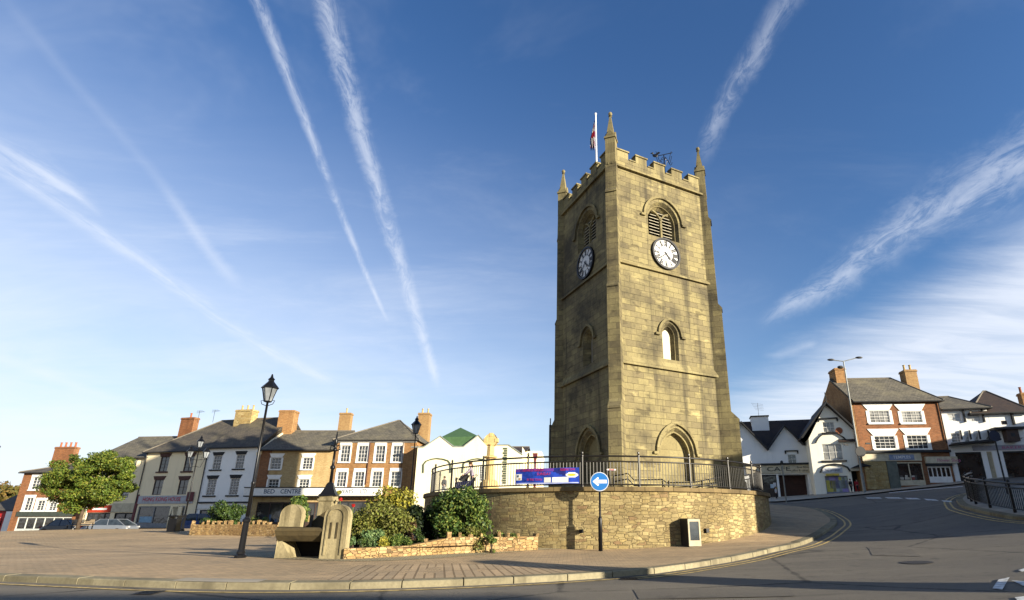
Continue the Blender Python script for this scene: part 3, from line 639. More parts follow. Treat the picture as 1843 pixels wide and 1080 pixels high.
# clocks
M_FACE = plain('clock_white', (.54, .54, .52), .35, var=.03); M_NUM = plain('clock_black', (.012, .012, .014), .5)
ROM = ['XII', 'I', 'II', 'III', 'IIII', 'V', 'VI', 'VII', 'VIII', 'IX', 'X', 'XI']
for F, sc, zc in ((fr, 3.31, 15.17), (lf, WL-2.76, 15.1)):
    def disc(r0, r1, d0, d1, n=40):
        mb = MB(); ring = lambda r_, d: [F.p(sc+r_*math.sin(2*math.pi*k/n), zc+r_*math.cos(2*math.pi*k/n), d) for k in range(n)]
        if r0 == 0:
            A, B = ring(r1, d1), ring(r1, d0); mb.add(A, [tuple(range(n))[::-1]]); mb.add(A+B, [(k, (k+1) % n, (k+1) % n+n, k+n) for k in range(n)])
        else:
            A, B, C_, D_ = ring(r0, d1), ring(r1, d1), ring(r1, d0), ring(r0, d0)
            mb.add(A+B+C_+D_, [q for k in range(n) for q in ((k, (k+1) % n, n+(k+1) % n, n+k), (n+k, n+(k+1) % n, 2*n+(k+1) % n, 2*n+k), (3*n+k, 3*n+(k+1) % n, (k+1) % n, k))])
        return mb
    ck = disc(0, .86, .0, .06).build('clock_face', M_FACE, tower)
    disc(.81, .92, .0, .13).build('clock_rim', M_NUM, ck)
    nb = disc(.44, .455, .06, .068)
    for k in range(60):
        a = 2*math.pi*k/60; L = [(sc+.77*math.sin(a), zc+.77*math.cos(a)), (sc+.81*math.sin(a), zc+.81*math.cos(a))]; F.sweep(nb, L, .012, .06, .07)
    nb.build('minute_track', M_NUM, ck)
    for k, t in enumerate(ROM):
        a = 2*math.pi*k/12; rd = F.D*math.sin(a)+Vector((0, 0, math.cos(a))); tn = F.D*math.cos(a)-Vector((0, 0, math.sin(a)))
        w = {1: .075, 2: .16, 3: .22, 4: .28}[len(t)]; w = max(w, .13) if t in 'VX' else w
        tb = text_mesh(t, F.p(sc, zc, .062)+rd*.47-tn*(w/2), tn, rd, .29, w, proud=.008, bold=.055); tb.build('numeral', M_NUM, ck)
    for nme, ang, ln, wd, dd in (('hour_hand', 139, .42, .055, .085), ('minute_hand', 232, .74, .038, .1)):
        a = R(ang); rd = F.D*math.sin(a)+Vector((0, 0, math.cos(a))); tn = F.D*math.cos(a)-Vector((0, 0, math.sin(a))); c0 = F.p(sc, zc, dd)
        hb = MB(); hb.prism([c0-rd*.14-tn*wd*.6, c0-rd*.14+tn*wd*.6, c0+rd*ln*.55+tn*wd*.7, c0+rd*ln*.72+tn*wd*1.5*(nme[0] == 'h' or .5), c0+rd*ln, c0+rd*ln*.72-tn*wd*1.5*(nme[0] == 'h' or .5), c0+rd*ln*.55-tn*wd*.7], F.N*.012); hb.build(nme, M_NUM, ck)
# flagpole and limp flag, weathervane
fpb = Vector((1.55, 27.2, ZT-.02))
fpole = thing('flagpole', 'slim white flagpole rising behind the tower battlements', 'flagpole', fpb)
q = MB(); q.tube([fpb, fpb+Vector((0, 0, 6.15))], [.06, .04], 10); q.build('pole', M_WHITE, fpole); q = MB(); q.ball(fpb+Vector((0, 0, 6.2)), .08, 8); q.build('finial', M_WHITE, fpole)
M_FL = {}
for nme, cc in (('blue', (.008, .012, .08)), ('red', (.26, .01, .02)), ('white', (.42, .42, .42))): M_FL[nme] = plain('flag_'+nme, cc, .8, var=.1)
flag = thing('flag', 'union flag hanging limp in folds from the white pole', 'flag', fpb+Vector((0, 0, 3.9)))
ft = fpb+Vector((0, 0, 5.85)); cols_ = {'blue': MB(), 'red': MB(), 'white': MB()}
def flag_pt(u, v):                        # u across the cloth gathered in folds, v down
    x = -.07-u*.30*(.35+.65*min(1, v*1.6)); fold = .11*math.sin(u*15+v*2.)*(.4+v); return ft+Vector((x, fold, -v*2.25-u*.55*(1-v)-.03))
NU, NV = 30, 36
for i in range(NU):
    for j in range(NV):
        u, v = (i+.5)/NU, (j+.5)/NV; du, dv = (u-.5)*2, (v-.5)
        k = 'blue'
        if abs(abs(du)-abs(dv)*2) < .24: k = 'white'
        if abs(abs(du)-abs(dv)*2) < .09: k = 'red'
        if abs(du) < .26 or abs(dv) < .2: k = 'white'
        if abs(du) < .15 or abs(dv) < .12: k = 'red'
        cols_[k].quad(flag_pt(i/NU, j/NV), flag_pt((i+1)/NU, j/NV), flag_pt((i+1)/NU, (j+1)/NV), flag_pt(i/NU, (j+1)/NV))
for k in cols_: cols_[k].build(k+'_cloth', M_FL[k], flag, smooth=True)
vb = Vector((aty(1196, 300, 28.3).x, 28.3, ZT-.02)); v0 = vb.copy(); vh = aty(1196, 296, 28.3).z-ZT-1.3; vane = thing('weathervane', 'dark wrought iron weathervane with a cockerel and scrolls behind the front battlements', 'weathervane', vb)
q = MB(); q.tube([vb, vb+Vector((0, 0, vh+2.0))], .035, 6); vb = vb+Vector((0, 0, vh)); q.tube([vb+Vector((-.62, 0, 1.9)), vb+Vector((.55, 0, 2.2))], .025, 6)
for sg in (-1, 1):
    for k in range(3): q.tube([vb+Vector((sg*(.08+.26*t), .0, 1.2+.22*k+.26*math.sin(t*3.6+k)+t*.25)) for t in [i/10*(1.6) for i in range(11)]], .018, 5)
q.tube([vb+Vector((0, -.4, 1.55)), vb+Vector((0, .4, 1.55))], .02, 5); q.build('scrollwork', M_BLK, vane)
q = MB(); ck0 = vb+Vector((-.55, 0, 1.98)); q.ball(ck0, .14, 8, (1.3, .35, .9)); q.ball(ck0+Vector((-.16, 0, .17)), .07, 8); q.prism([ck0+Vector((.1, -.02, 0)), ck0+Vector((.34, -.02, .22)), ck0+Vector((.22, -.02, .28)), ck0+Vector((.02, -.02, .12))], (0, .04, 0)); q.prism([ck0+Vector((-.22, -.02, .15)), ck0+Vector((-.31, -.02, .17)), ck0+Vector((-.22, -.02, .2))], (0, .04, 0)); q.build('cockerel', M_BLK, vane)

# ---------------------------------------------------------------- round retaining wall, terrace and railing
WCX, WCY, WR = 1.2, 28.0, 8.35
def wp_(th, r_=WR): return np.array([WCX+r_*math.sin(R(th)), WCY-r_*math.cos(R(th))])
wall = thing('retaining_wall', 'curved rubble sandstone retaining wall with a dark coping carrying the tower terrace', 'wall', (*wp_(0), gz(*wp_(0))))
TH = np.arange(-110, 140.1, 2.5); A = np.array([wp_(t) for t in TH]); B = np.array([wp_(t, WR-.45) for t in TH])
wb = MB(); ni = 8
Z0 = gz_arr(A[:, 0], A[:, 1])-.15
for i in range(len(TH)-1):
    wb.quad(Vector((*A[i], Z0[i])), Vector((*A[i+1], Z0[i+1])), Vector((*A[i+1], TZ-.06)), Vector((*A[i], TZ-.06)))
wo = wb.build('wall_face', M_RUB, wall, smooth=True)
uv = wo.data.uv_layers[0]; k = 0
for i in range(len(TH)-1):
    s0, s1 = R(TH[i])*WR, R(TH[i+1])*WR
    for (u, z) in ((s0, Z0[i]), (s1, Z0[i+1]), (s1, TZ-.06), (s0, TZ-.06)): uv.data[k].uv = (u, z); k += 1
cb = MB()
for j in range(0, len(TH)-3, 3):
    t0, t1 = TH[j]+.05, TH[j+3]-.05
    for q4 in range(3):
        a0, a1 = t0+(t1-t0)*q4/3, t0+(t1-t0)*(q4+1)/3
        o0, o1, i0_, i1_ = wp_(a0, WR+.09), wp_(a1, WR+.09), wp_(a0, WR-.42), wp_(a1, WR-.42)
        P = [Vector((*x, z)) for z in (TZ-.06, TZ+.085) for x in (o0, o1, i1_, i0_)]
        F = [(0, 3, 2, 1), (4, 5, 6, 7), (0, 1, 5, 4), (2, 3, 7, 6)]+([(3, 0, 4, 7)] if q4 == 0 else [])+([(1, 2, 6, 5)] if q4 == 2 else []); cb.add(P, F)
cb.build('coping', M_COPE, wall)
sheet('terrace', [tuple(wp_(t, WR-.4)) for t in np.arange(0, 360, 5)], 0., M_PAVE, 2., z=TZ)
rail = thing('railing', 'dark iron railing with balusters curving along the top of the terrace wall', 'railing', (*wp_(0, 8.12), TZ+.08))
RZ = TZ+.085; RR = 8.12
def ringpts(z, t0, t1, r_=RR, st=2.): return [Vector((*wp_(t, r_), z)) for t in np.arange(t0, t1+.01, st)]
T0, T1 = -86.6, 128.2
for nme, z, rad in (('top_rail', RZ+1.12, .032), ('middle_rail', RZ+.92, .026), ('bottom_rail', RZ+.10, .024)):
    q = MB(); q.tube(ringpts(z, T0, T1), rad, 8); q.build(nme, M_IRONB, rail, smooth=True)
posts = [9.3+14.8*k for k in range(-7, 9)]
for t in posts:
    q = MB(); P = wp_(t, RR); b0 = Vector((*P, RZ)); q.lathe([(.055, 0), (.055, .06), (.036, .1), (.036, 1.1), (.05, 1.11), (.05, 1.16), (.03, 1.18), (.045, 1.22), (.04, 1.27), (.008, 1.3)], b0, 8); q.build('post', M_IRONB, rail)
bars = [t for t in np.arange(T0+.4, T1, .88) if min(abs(t-p) for p in posts) > .35]
vis = sorted(bars, key=lambda t: abs(t-5))
rest = MB()
for k, t in enumerate(vis):
    q = MB() if k < 100 else rest; P = wp_(t, RR); q.tube([Vector((*P, RZ+.1)), Vector((*P, RZ+.92))], .011, 5, cap=False)
    if k < 100: q.build('baluster', M_IRONB, rail)
o = rest.build('balusters', M_IRONB, rail); o['kind'] = 'stuff'
# steps handrail on the terrace (behind the main railing)
hr = thing('handrail', 'low tubular handrail with a cranked end beside the tower steps, inside the terrace railing', 'handrail', (2.2, 22.2, TZ))
q = MB()
for dz in (0, -.22):
    q.tube([aty(1104, 857, 22.2)+Vector((0, 0, dz)), aty(1130, 852, 22.2)+Vector((0, 0, dz)), aty(1141, 864, 22.2)+Vector((0, 0, dz)), aty(1192, 863, 22.2)+Vector((0, 0, dz)), aty(1200, 869, 22.2)+Vector((0, 0, dz)), aty(1250, 868, 22.2)+Vector((0, 0, dz)), aty(1300, 858, 22.2)+Vector((0, 0, dz))], .024, 6)
q.build('rail', M_IRONB, hr, smooth=True)
for px in (1104, 1130, 1192, 1203, 1263, 1300):
    q = MB(); p = aty(px, 868, 22.2); q.tube([Vector((p.x, 22.2, TZ)), Vector((p.x, 22.2, aty(px, 857 if px < 1140 or px > 1290 else 865, 22.2).z))], .024, 6); q.build('post', M_IRONB, hr)

# ---------------------------------------------------------------- houses
M_CREAM = render_wall('cream_render', 'ead9b4', 'a39870', .25); M_WREN = render_wall('white_render', 'e6e5df', '9a9c98', .22); M_PUBW = render_wall('off_white_render', 'ebe5d2', '9f9c8c', .22)
M_MARK = render_wall('pale_yellow_render', 'e4dbb8', 'b0aa88', .25)
M_BRK = masonry('red_brick', '98603a', '7a4a2a', '8a7a62', .225, .075, .010, stain='4e2e1c', stain_amt=.35, bumpd=.006)
M_BRKY = masonry('buff_brick', 'a8885a', '94714a', '8a7a5a', .225, .075, .010, stain='6a4c30', stain_amt=.3, bumpd=.006)
M_BUFF = masonry('buff_stone_brick', 'c4ab7a', 'b09566', '9c8a66', .225, .075, .010, stain='8a6a42', stain_amt=.4, bumpd=.006)
M_BRKB = masonry('brown_brick', 'a87c4c', '8a6038', '9c8a68', .225, .075, .010, stain='5a3c24', stain_amt=.35, bumpd=.006)
M_BSTN = rubble('buff_squared_stone', ['b09a68', 'a58c58', 'bca878', '9c7c4a'], '8c7a54', sc=(2.6, 5, 1), amt=.25, bd=.02)
M_SLATE = roofmat('slate_roof', '575044', '423d36', '6a6248'); M_SLATE2 = roofmat('grey_slate_roof', '666052', '4c483e', '7c745a'); M_TILE = roofmat('brown_tile_roof', '3a2a20', '2b201a', '4a3a28'); M_GRN = plain('green_roof', (.06, .12, .05), .7, var=.1)
M_GLS = glassmat('window_glass', (.05, .055, .06)); M_GLS2 = glassmat('curtained_glass', (.30, .29, .26), .15); M_SHOP = glassmat('shop_glass', (.035, .033, .03))
M_FRM = plain('white_window_frame', (.74, .72, .66), .5, var=.06); M_FRMD = plain('dark_window_frame', (.07, .045, .035), .5); M_LINR = plain('red_brown_lintel', (.085, .035, .025), .6); M_LINK = plain('black_lintel', (.02, .02, .02), .6)
M_GREYP = plain('grey_shopfront', (.25, .25, .25), .6); M_CAST = plain('cast_gutter', (.03, .03, .03), .5); M_REDP = plain('red_paint', (.42, .02, .02), .45); M_RUST = plain('terracotta', (.30, .10, .045), .8); M_YPOT = plain('yellow_pots', (.42, .30, .12), .8)
M_MARN = plain('maroon_fascia', (.13, .03, .035), .5); M_CRMB = plain('cream_board', (.55, .48, .33), .6); M_TXR = plain('red_lettering', (.48, .02, .05), .5); M_TXB = plain('blue_grey_lettering', (.07, .10, .15), .5); M_TXK = plain('dark_lettering', (.06, .055, .04), .5); M_TXP = plain('pink_lettering', (.42, .12, .22), .5)
def shrink(z): return lambda x, y: (z[0]+x/z[2], z[1]+y/z[2])
q1 = shrink((0, 700, 3.857)); q2 = shrink((220, 700, 3.857)); q3 = shrink((440, 640, 3.857)); q4_ = shrink((580, 700, 3.857)); q5 = shrink((740, 760, 5.759)); q7 = shrink((1320, 620, 3.6)); q8 = shrink((1560, 640, 3.375))
class House:
    """facade plane F through two surveyed corners; s0..s1 its extent, z0 foot, ze eaves"""
    def __init__(h, name, label, cat, F, s0, s1, z0, ze, depth, wall, group=None):
        h.F, h.s0, h.s1, h.z0, h.ze, h.dp, h.wall = F, s0, s1, z0, ze, depth, wall
        h.o = thing(name, label, cat, F.p(s0, z0), group); h.holes = []; h.win = []
    def rect(h, q, bl, tr):
        a = h.F.hit(*q(*bl)); b = h.F.hit(*q(*tr)); return [a[0], b[0], a[1], b[1]]
    def window(h, q, bl, tr, cols=3, rows=4, frame=M_FRM, glass=M_GLS, w=None, lintel=None, sill=None, sash=True, depth=.12, bar=.022, jamb=.055):
        a, b = h.F.hit(*q(*bl)), h.F.hit(*q(*tr)); s0, s1, z0, z1 = a[0], b[0], a[1], b[1]
        c_ = (s0+s1)/2; w_ = abs(s1-s0) if w is None else w; s0, s1 = c_-w_/2, c_+w_/2
        return h.win_at(s0, s1, z0, z1, cols, rows, frame, glass, lintel, sill, sash, depth, bar, jamb)
    def win_at(h, s0, s1, z0, z1, cols=3, rows=4, frame=M_FRM, glass=M_GLS, lintel=None, sill=None, sash=True, depth=.12, bar=.022, jamb=.055):
        h.holes.append((s0, s1, z0, z1, depth)); F = h.F; e = .003
        f = MB(); F.box(f, s0+e, s0+jamb, z0+e, z1-e, -depth+.002, -depth+.07); F.box(f, s1-jamb, s1-e, z0+e, z1-e, -depth+.002, -depth+.07)
        F.box(f, s0+jamb, s1-jamb, z0+e, z0+jamb, -depth+.002, -depth+.068); F.box(f, s0+jamb, s1-jamb, z1-jamb, z1-e, -depth+.002, -depth+.068)
        for i in range(1, cols): x = s0+jamb+(s1-s0-2*jamb)*i/cols; F.box(f, x-bar/2, x+bar/2, z0+jamb, z1-jamb, -depth+.002, -depth+.045)
        for i in range(1, rows): z = z0+jamb+(z1-z0-2*jamb)*i/rows; t = bar*(1.6 if sash and i == rows//2 else 1); F.box(f, s0+jamb, s1-jamb, z-t/2, z+t/2, -depth+.001, -depth+.04)
        fo = f.build('window', frame, h.o); p_ = MB(); p_.quad(F.p(s0, z0, -depth+.012), F.p(s1, z0, -depth+.012), F.p(s1, z1, -depth+.012), F.p(s0, z1, -depth+.012)); p_.build('pane', glass, fo)
        if lintel:                              # (material, kind, overhang, height)
            m_, kd, ov, hh = lintel; l = MB()
            if kd == 'flare': l.prism([F.p(s0-.03, z1+.0, .002), F.p(s1+.03, z1+.0, .002), F.p(s1+ov, z1+hh, .002), F.p(s0-ov, z1+hh, .002)], F.N*.05)
            elif kd == 'hood':
                F.box(l, s0-ov, s1+ov, z1+hh-.1, z1+hh, .002, .16)
                for x in (s0-ov, s1+ov-.1): F.box(l, x, x+.1, z1+hh-.32, z1+hh-.1, .002, .12)
            elif kd == 'arc':
                n = 12; F.sweep(l, [(s1+ov-(s1-s0+2*ov)*i/n, z1+.1+hh*math.sin(math.pi*i/n)**.7) for i in range(n+1)], .1, .002, .12)
            elif kd == 'corn': F.box(l, s0-ov*.6, s1+ov*.6, z1+.02, z1+hh*.6, .002, .07); F.box(l, s0-ov, s1+ov, z1+hh*.6, z1+hh, .002, .18)
            else: F.box(l, s0-ov, s1+ov, z1+.0, z1+hh, .002, .05)
            l.build('lintel', m_, fo)
        if sill: m_, ov, hh = sill; l = MB(); F.box(l, s0-ov, s1+ov, z0-hh, z0-.002, .002, .12); l.build('sill', m_, fo)
        return fo
    def surround(h, s0, s1, z0, z1, t, m_, par=None):
        F = h.F; b = MB(); F.box(b, s0-t, s0-.001, z0, z1, .002, .035); b.build('surround', m_, par or h.o); b = MB(); F.box(b, s1+.001, s1+t, z0, z1, .002, .035); b.build('surround', m_, par or h.o)
    def opening(h, s0, s1, z0, z1, depth=.5, back=M_DARK, name='shop_recess'):
        h.holes.append((s0, s1, z0, z1, depth)); b = MB(); b.quad(*(h.F.p(*c, -depth) for c in ((s0, z0), (s1, z0), (s1, z1), (s0, z1)))); return b.build(name, back, h.o)
    def walls(h, outline=None, back=True, sides=True, wallname='wall', side_mat=None, ridge=None):
        F, s0, s1, z0, ze, dp = h.F, h.s0, h.s1, h.z0-.4, h.ze, h.dp; b = MB()
        out = outline or [(s0, z0), (s1, z0), (s1, ze), (s0, ze)]
        hs_ = []
        for (a, c, d, e, k) in h.holes: hs_.append([(a, max(d, z0+.02)), (c, max(d, z0+.02)), (c, e), (a, e)])
        F.poly(b, out, hs_, [x[4] for x in h.holes])
        if sides:
            for s in (s0, s1):
                P = [F.p(s, z0), F.p(s, z0, -dp), F.p(s, ze, -dp)]+([F.p(s, ridge[1], -ridge[0])] if ridge else [])+[F.p(s, ze)]
                b.add(P, [tuple(range(len(P))) if s == s0 else tuple(range(len(P)))[::-1]])
            b.quad(F.p(s1, z0, -dp), F.p(s0, z0, -dp), F.p(s0, ze, -dp), F.p(s1, ze, -dp))
        return b.build(wallname, h.wall, h.o)
    def gable_roof(h, zr, mat, ov=.3, hipl=0., hipr=0., t=.14, s0=None, s1=None, ze=None, dp=None, lift=0.02):
        F = h.F; s0 = h.s0 if s0 is None else s0; s1 = h.s1 if s1 is None else s1; ze = (h.ze if ze is None else ze)+lift; dp = dp or h.dp; b = MB()
        r_ = dp/2; sl = (zr-ze)/r_; zo = ze-sl*ov; el, er = (ov if hipl else .04), (ov if hipr else .04)
        A = F.p(s0-el, zo, ov); B = F.p(s1+er, zo, ov); C_ = F.p(s1-hipr+(.04 if not hipr else 0), zr, -r_); D_ = F.p(s0+hipl-(.04 if not hipl else 0), zr, -r_); E_ = F.p(s1+er, zo, -dp-ov); G_ = F.p(s0-el, zo, -dp-ov)
        up = Vector((0, 0, t)); P = [A, B, C_, D_, E_, G_]; fs = [(0, 1, 2, 3), (4, 5, 3, 2), (1, 4, 2), (5, 0, 3)]
        b.add([p+up for p in P], fs); b.add(P, [f[::-1] for f in fs]); b.quad(A, B, B+up, A+up); b.quad(B, E_, E_+up, B+up); b.quad(G_, A, A+up, G_+up); b.quad(E_, G_, G_+up, E_+up)
        ro = b.build('roof', mat, h.o)
        rd = MB(); rd.tube([D_+up, C_+up], .09, 6)
        if hipl: rd.tube([A+up, D_+up], .07, 6)
        if hipr: rd.tube([B+up, C_+up], .07, 6)
        rd.build('ridge_tiles', MATS.get('ridge_tile') or plain('ridge_tile', (.16, .14, .11), .8), ro)
        gt = MB(); gt.tube([A+F.N*.06+Vector((0, 0, .04)), B+F.N*.06+Vector((0, 0, .04))], .065, 6); gt.build('gutter', M_CAST, ro); return ro
    def chimney(h, px0, px1, py_top, depth, zb, mat, pots=2, pot_mat=None, thick=.7, parent=None, cap=True):
        F = h.F; pm = (px0+px1)/2; a = F.hit(px0, py_top, -depth); b_ = F.hit(px1, py_top, -depth); z1 = a[1]; s0, s1 = a[0], b_[0]; b = MB()
        F.box(b, s0, s1, zb, z1-.22, -depth-thick, -depth)
        F.box(b, s0-.06, s1+.06, z1-.22, z1-.1, -depth-thick-.06, -depth+.06); F.box(b, s0-.02, s1+.02, z1-.1, z1, -depth-thick-.02, -depth+.02)
        co = b.build('chimney', mat, parent or h.o)
        for k in range(pots):
            x = s0+(s1-s0)*(k+.5)/pots; q = MB(); q.lathe([(.12, 0), (.10, .1), (.09, .5), (.12, .52), (.12, .58), (.07, .58)], F.p(x, z1, -depth-thick/2), 8); q.build('chimney_pot', pot_mat or M_RUST, co)
        return co
    def pipe(h, s, z0, z1, mat=M_CAST, r_=.05):
        b = MB(); b.tube([h.F.p(s, z0, .09), h.F.p(s, z1, .09)], r_, 6); b.build('drainpipe', mat, h.o)
    def board(h, s0, s1, z0, z1, mat, name='fascia', d0=.003, d1=.09):
        b = MB(); h.F.box(b, s0, s1, z0, z1, d0, d1); return b.build(name, mat, h.o)
    def letters(h, txt, s, z, hh, width, mat, par, d=.09, bold=.01, name='lettering'):
        t = text_mesh(txt, h.F.p(s, z, d), h.F.D, (0, 0, 1), hh, width, .012, bold); return t.build(name, mat, par)
def two(pxl, Yl, pxr, Yr):
    a = aty(*pxl, Yl); b = aty(*pxr, Yr); F = Face((a.x, a.y), D=(b.x-a.x, b.y-a.y)); return F, (Vector((b.x-a.x, b.y-a.y))).length
def zrow(F, q, xy, d=0.): return F.hit(*q(*xy), d)[1]
def shop_window(h, s0, s1, z0, z1, n, frame, glass=M_SHOP, riser=.45, rmat=None, depth=.15):
    F = h.F; h.holes.append((s0, s1, z0, z1, depth)); f = MB(); f_ = .07
    F.box(f, s0+.003, s1-.003, z0+.003, z0+riser, -depth+.002, -.03); F.box(f, s0+.003, s1-.003, z1-.12, z1-.003, -depth+.002, -depth+.1)
    for i in range(n+1): x = s0+.003+f_/2+(s1-s0-.006-f_)*i/n; F.box(f, x-f_/2, x+f_/2, z0+riser, z1-.12, -depth+.003, -depth+.09)
    fo = f.build('shop_window', frame, h.o); p_ = MB(); p_.quad(*(F.p(*c, -depth+.02) for c in ((s0, z0), (s1, z0), (s1, z1), (s0, z1)))); p_.build('pane', glass, fo); return fo
def shop_stock(h, s0, s1, z0, z1, n, seed=1, cols=((.4, .1, .05), (.45, .4, .3), (.1, .14, .2), (.35, .25, .1), (.06, .12, .06))):
    rnd = random.Random(seed); F = h.F
    for i in range(n):
        x = rnd.uniform(s0, s1-.3); w_ = rnd.uniform(.15, .5); hh = rnd.uniform(.2, .55)*(z1-z0); b = MB(); k = rnd.randrange(len(cols))
        F.box(b, x, min(x+w_, s1), z0, z0+hh, -.128, -.126-.0015*i/n); b.build('window_display', plain('display_%d_%d' % (seed, k), cols[k], .7), h.o)

# --- cream three-storey house (chinese takeaway)
F, W = two(q2(58, 945), 58.6, q2(520, 780), 56.9)
zg = .8; ze = zrow(F, q2, (180, 432))
HK = House('terraced_house', 'cream rendered three storey house with red brown lintels over a grey takeaway shopfront', 'house', F, 0, W, zg, ze, 9, M_CREAM)
LR = (M_LINR, 'flare', .22, .38)
for bl, tr in (((255, 575), (325, 470)), ((428, 572), (495, 465))): HK.window(q2, bl, tr, 2, 4, M_FRMD, w=1.15, lintel=LR, sill=(M_LINR, .18, .14))
for bl, tr in (((212, 736), (280, 630)), ((388, 734), (452, 630))): HK.window(q2, bl, tr, 2, 2, M_FRMD, w=1.2, lintel=LR)
zf0, zf1 = zrow(F, q2, (250, 797)), zrow(F, q2, (250, 742))
b_ = HK.board(.3, W-.5, zf0, zf1, plain('pale_grey_fascia', (.42, .42, .43))); sL = F.hit(*q2(148, 775))[0]; sR = F.hit(*q2(410, 775))[0]
HK.letters('HONG KONG HOUSE', sL, zf0+.25, .42, sR-sL, M_TXR, b_)
HK.board(-.02, .28, zg, zf1+.15, M_MARN, 'pilaster'); HK.board(W-1.3, W-.45, zf0+.2, zf1+.35, M_MARN, 'sign_board', .1, .14)
shop_window(HK, .5, 4.6, zg+.02, zf0-.25, 2, M_GREYP); HK.opening(4.9, 6.1, zg+.02, zf0-.3, .5, M_SHOP, 'door_recess'); shop_window(HK, 6.5, W-2.2, zg+.02, zf0-.25, 2, M_GREYP)
dz_ = MB(); F.box(dz_, 5.0, 5.9, zg+.1, zf0-.5, -.45, -.4); dz_.build('shop_door', M_GREYP, HK.o)
pb = MB(); F.box(pb, .8, 2.4, zg+.55, zg+1.15, -.127, -.124); pb.build('menu_board', plain('light_blue_board', (.25, .4, .5)), HK.o)
zr = F.hit(*q2(640, 232), -4.5)[1]
HK.walls(); HK.pipe(.05, zg+2.5, ze); HK.gable_roof(zr, M_SLATE, hipl=4.2)
HK.chimney(q2(412, 0)[0], q2(502, 0)[0], q2(0, 200)[1], 4.0, ze, M_BRK, 1, M_RUST)
for px_ in (522, 628):
    a_ = F.hit(*q2(px_, 230), -4.5); q = MB(); t0_ = F.p(a_[0], zr, -4.5); q.tube([t0_, t0_+Vector((0, 0, 1.5))], .02, 4)
    for k in range(4): q.tube([t0_+Vector((-.35, 0, 1.5-.1*k)), t0_+Vector((.35+.1*k, 0, 1.5-.04*k))], .012, 4)
    q.build('tv_aerial', M_CAST, HK.o)
# --- white house with black lintels
F, W = two(q2(530, 770), 56.6, q2(912, 640), 55.6); ze = zrow(F, q2, (600, 403))
WH = House('terraced_house', 'white rendered three storey house with black lintels and sills beside the cream takeaway', 'house', F, 0, W, .85, ze, 9, M_WREN)
LK = (M_LINK, 'flare', .22, .36)
for bl, tr in (((628, 560), (688, 462)), ((786, 554), (848, 455))): WH.window(q2, bl, tr, 3, 4, w=1.0, lintel=LK, sill=(M_LINK, .22, .14))
for bl, tr in (((588, 740), (645, 625)), ((746, 738), (806, 620))): WH.window(q2, bl, tr, 3, 6, w=1.05, lintel=LK, sill=(M_LINK, .22, .14))
zf0, zf1 = zrow(F, q2, (600, 832)), zrow(F, q2, (600, 795)); WH.board(.1, W-.1, zf0, zf1, M_FRM); WH.board(.05, W-.05, zf1+.003, zf1+.16, M_CAST, 'cornice', .003, .2); shop_window(WH, .4, W-2.6, .87, zf0-.1, 3, M_CAST); WH.opening(W-2.2, W-.8, .87, zf0-.2, .6)
WH.walls(); zr = F.hit(*q2(900, 216), -4.5)[1]; WH.pipe(.02, 2, ze); WH.gable_roof(zr, M_SLATE)
WH.chimney(q2(790, 0)[0], q2(905, 0)[0], q2(0, 145)[1], 3.6, ze+.5, M_BSTN, 3, M_YPOT, thick=1.)
# --- buff two-and-a-half storey house of the bed shop
F, W = two(q3(80, 915), 55, q3(597, 900), 55); ze = zrow(F, q3, (300, 652)); sl0 = F.hit(*q3(118, 700))[0]
BC = House('shop_building', 'low buff and orange brick house with white flared lintels over the bed shop', 'house', F, sl0-.1, W, .9, ze, 8.5, M_BUFF)
LW = (M_FRM, 'flare', .25, .42)
for bl, tr, r_ in (((192, 790), (245, 708), 4), ((408, 790), (465, 708), 4), ((168, 925), (232, 858), 3), ((383, 925), (440, 858), 3)):
    wo = BC.window(q3, bl, tr, 3, r_, w=1.05, lintel=LW, sill=(M_FRM, .12, .1)); hh_ = BC.holes[-1]; BC.surround(hh_[0], hh_[1], hh_[2], hh_[3], .16, M_FRM, wo)
shop_window(BC, BC.s0+.5, 4.2, .92, 3.3, 3, M_FRMD); shop_stock(BC, BC.s0+.7, 4.0, 1.4, 2.9, 9, 2); shop_window(BC, 4.6, W-.4, .92, 3.3, 3, M_FRMD); shop_stock(BC, 4.8, W-.6, 1.4, 2.9, 7, 3)
BC.walls(); zr = zrow(F, q3, (460, 532), -4.2); BC.gable_roof(zr, M_SLATE2)
vp_ = MB(); F.box(vp_, BC.s0-.25, BC.s0+.1, ze-.5, ze+.02, -.1, .06)
P = [F.p(BC.s0-.32, ze-.3, .3), F.p(BC.s0-.32, zr+.35, -4.2), F.p(BC.s0-.32, zr-.0, -4.2), F.p(BC.s0-.32, ze-.65, .3)]; vp_.prism(P, F.D*.4); vp_.build('verge_stone', M_CREAM, BC.o)
BC.chimney(q3(244, 0)[0], q3(348, 0)[0], q3(0, 378)[1], 3.4, ze, M_BRKB, 0, thick=1.1)
bp_ = MB(); F.box(bp_, BC.s0+.01, BC.s0+1.1, 4.1, ze-.1, .001, .012); bp_.build('orange_brick_panel', M_BRK, BC.o)
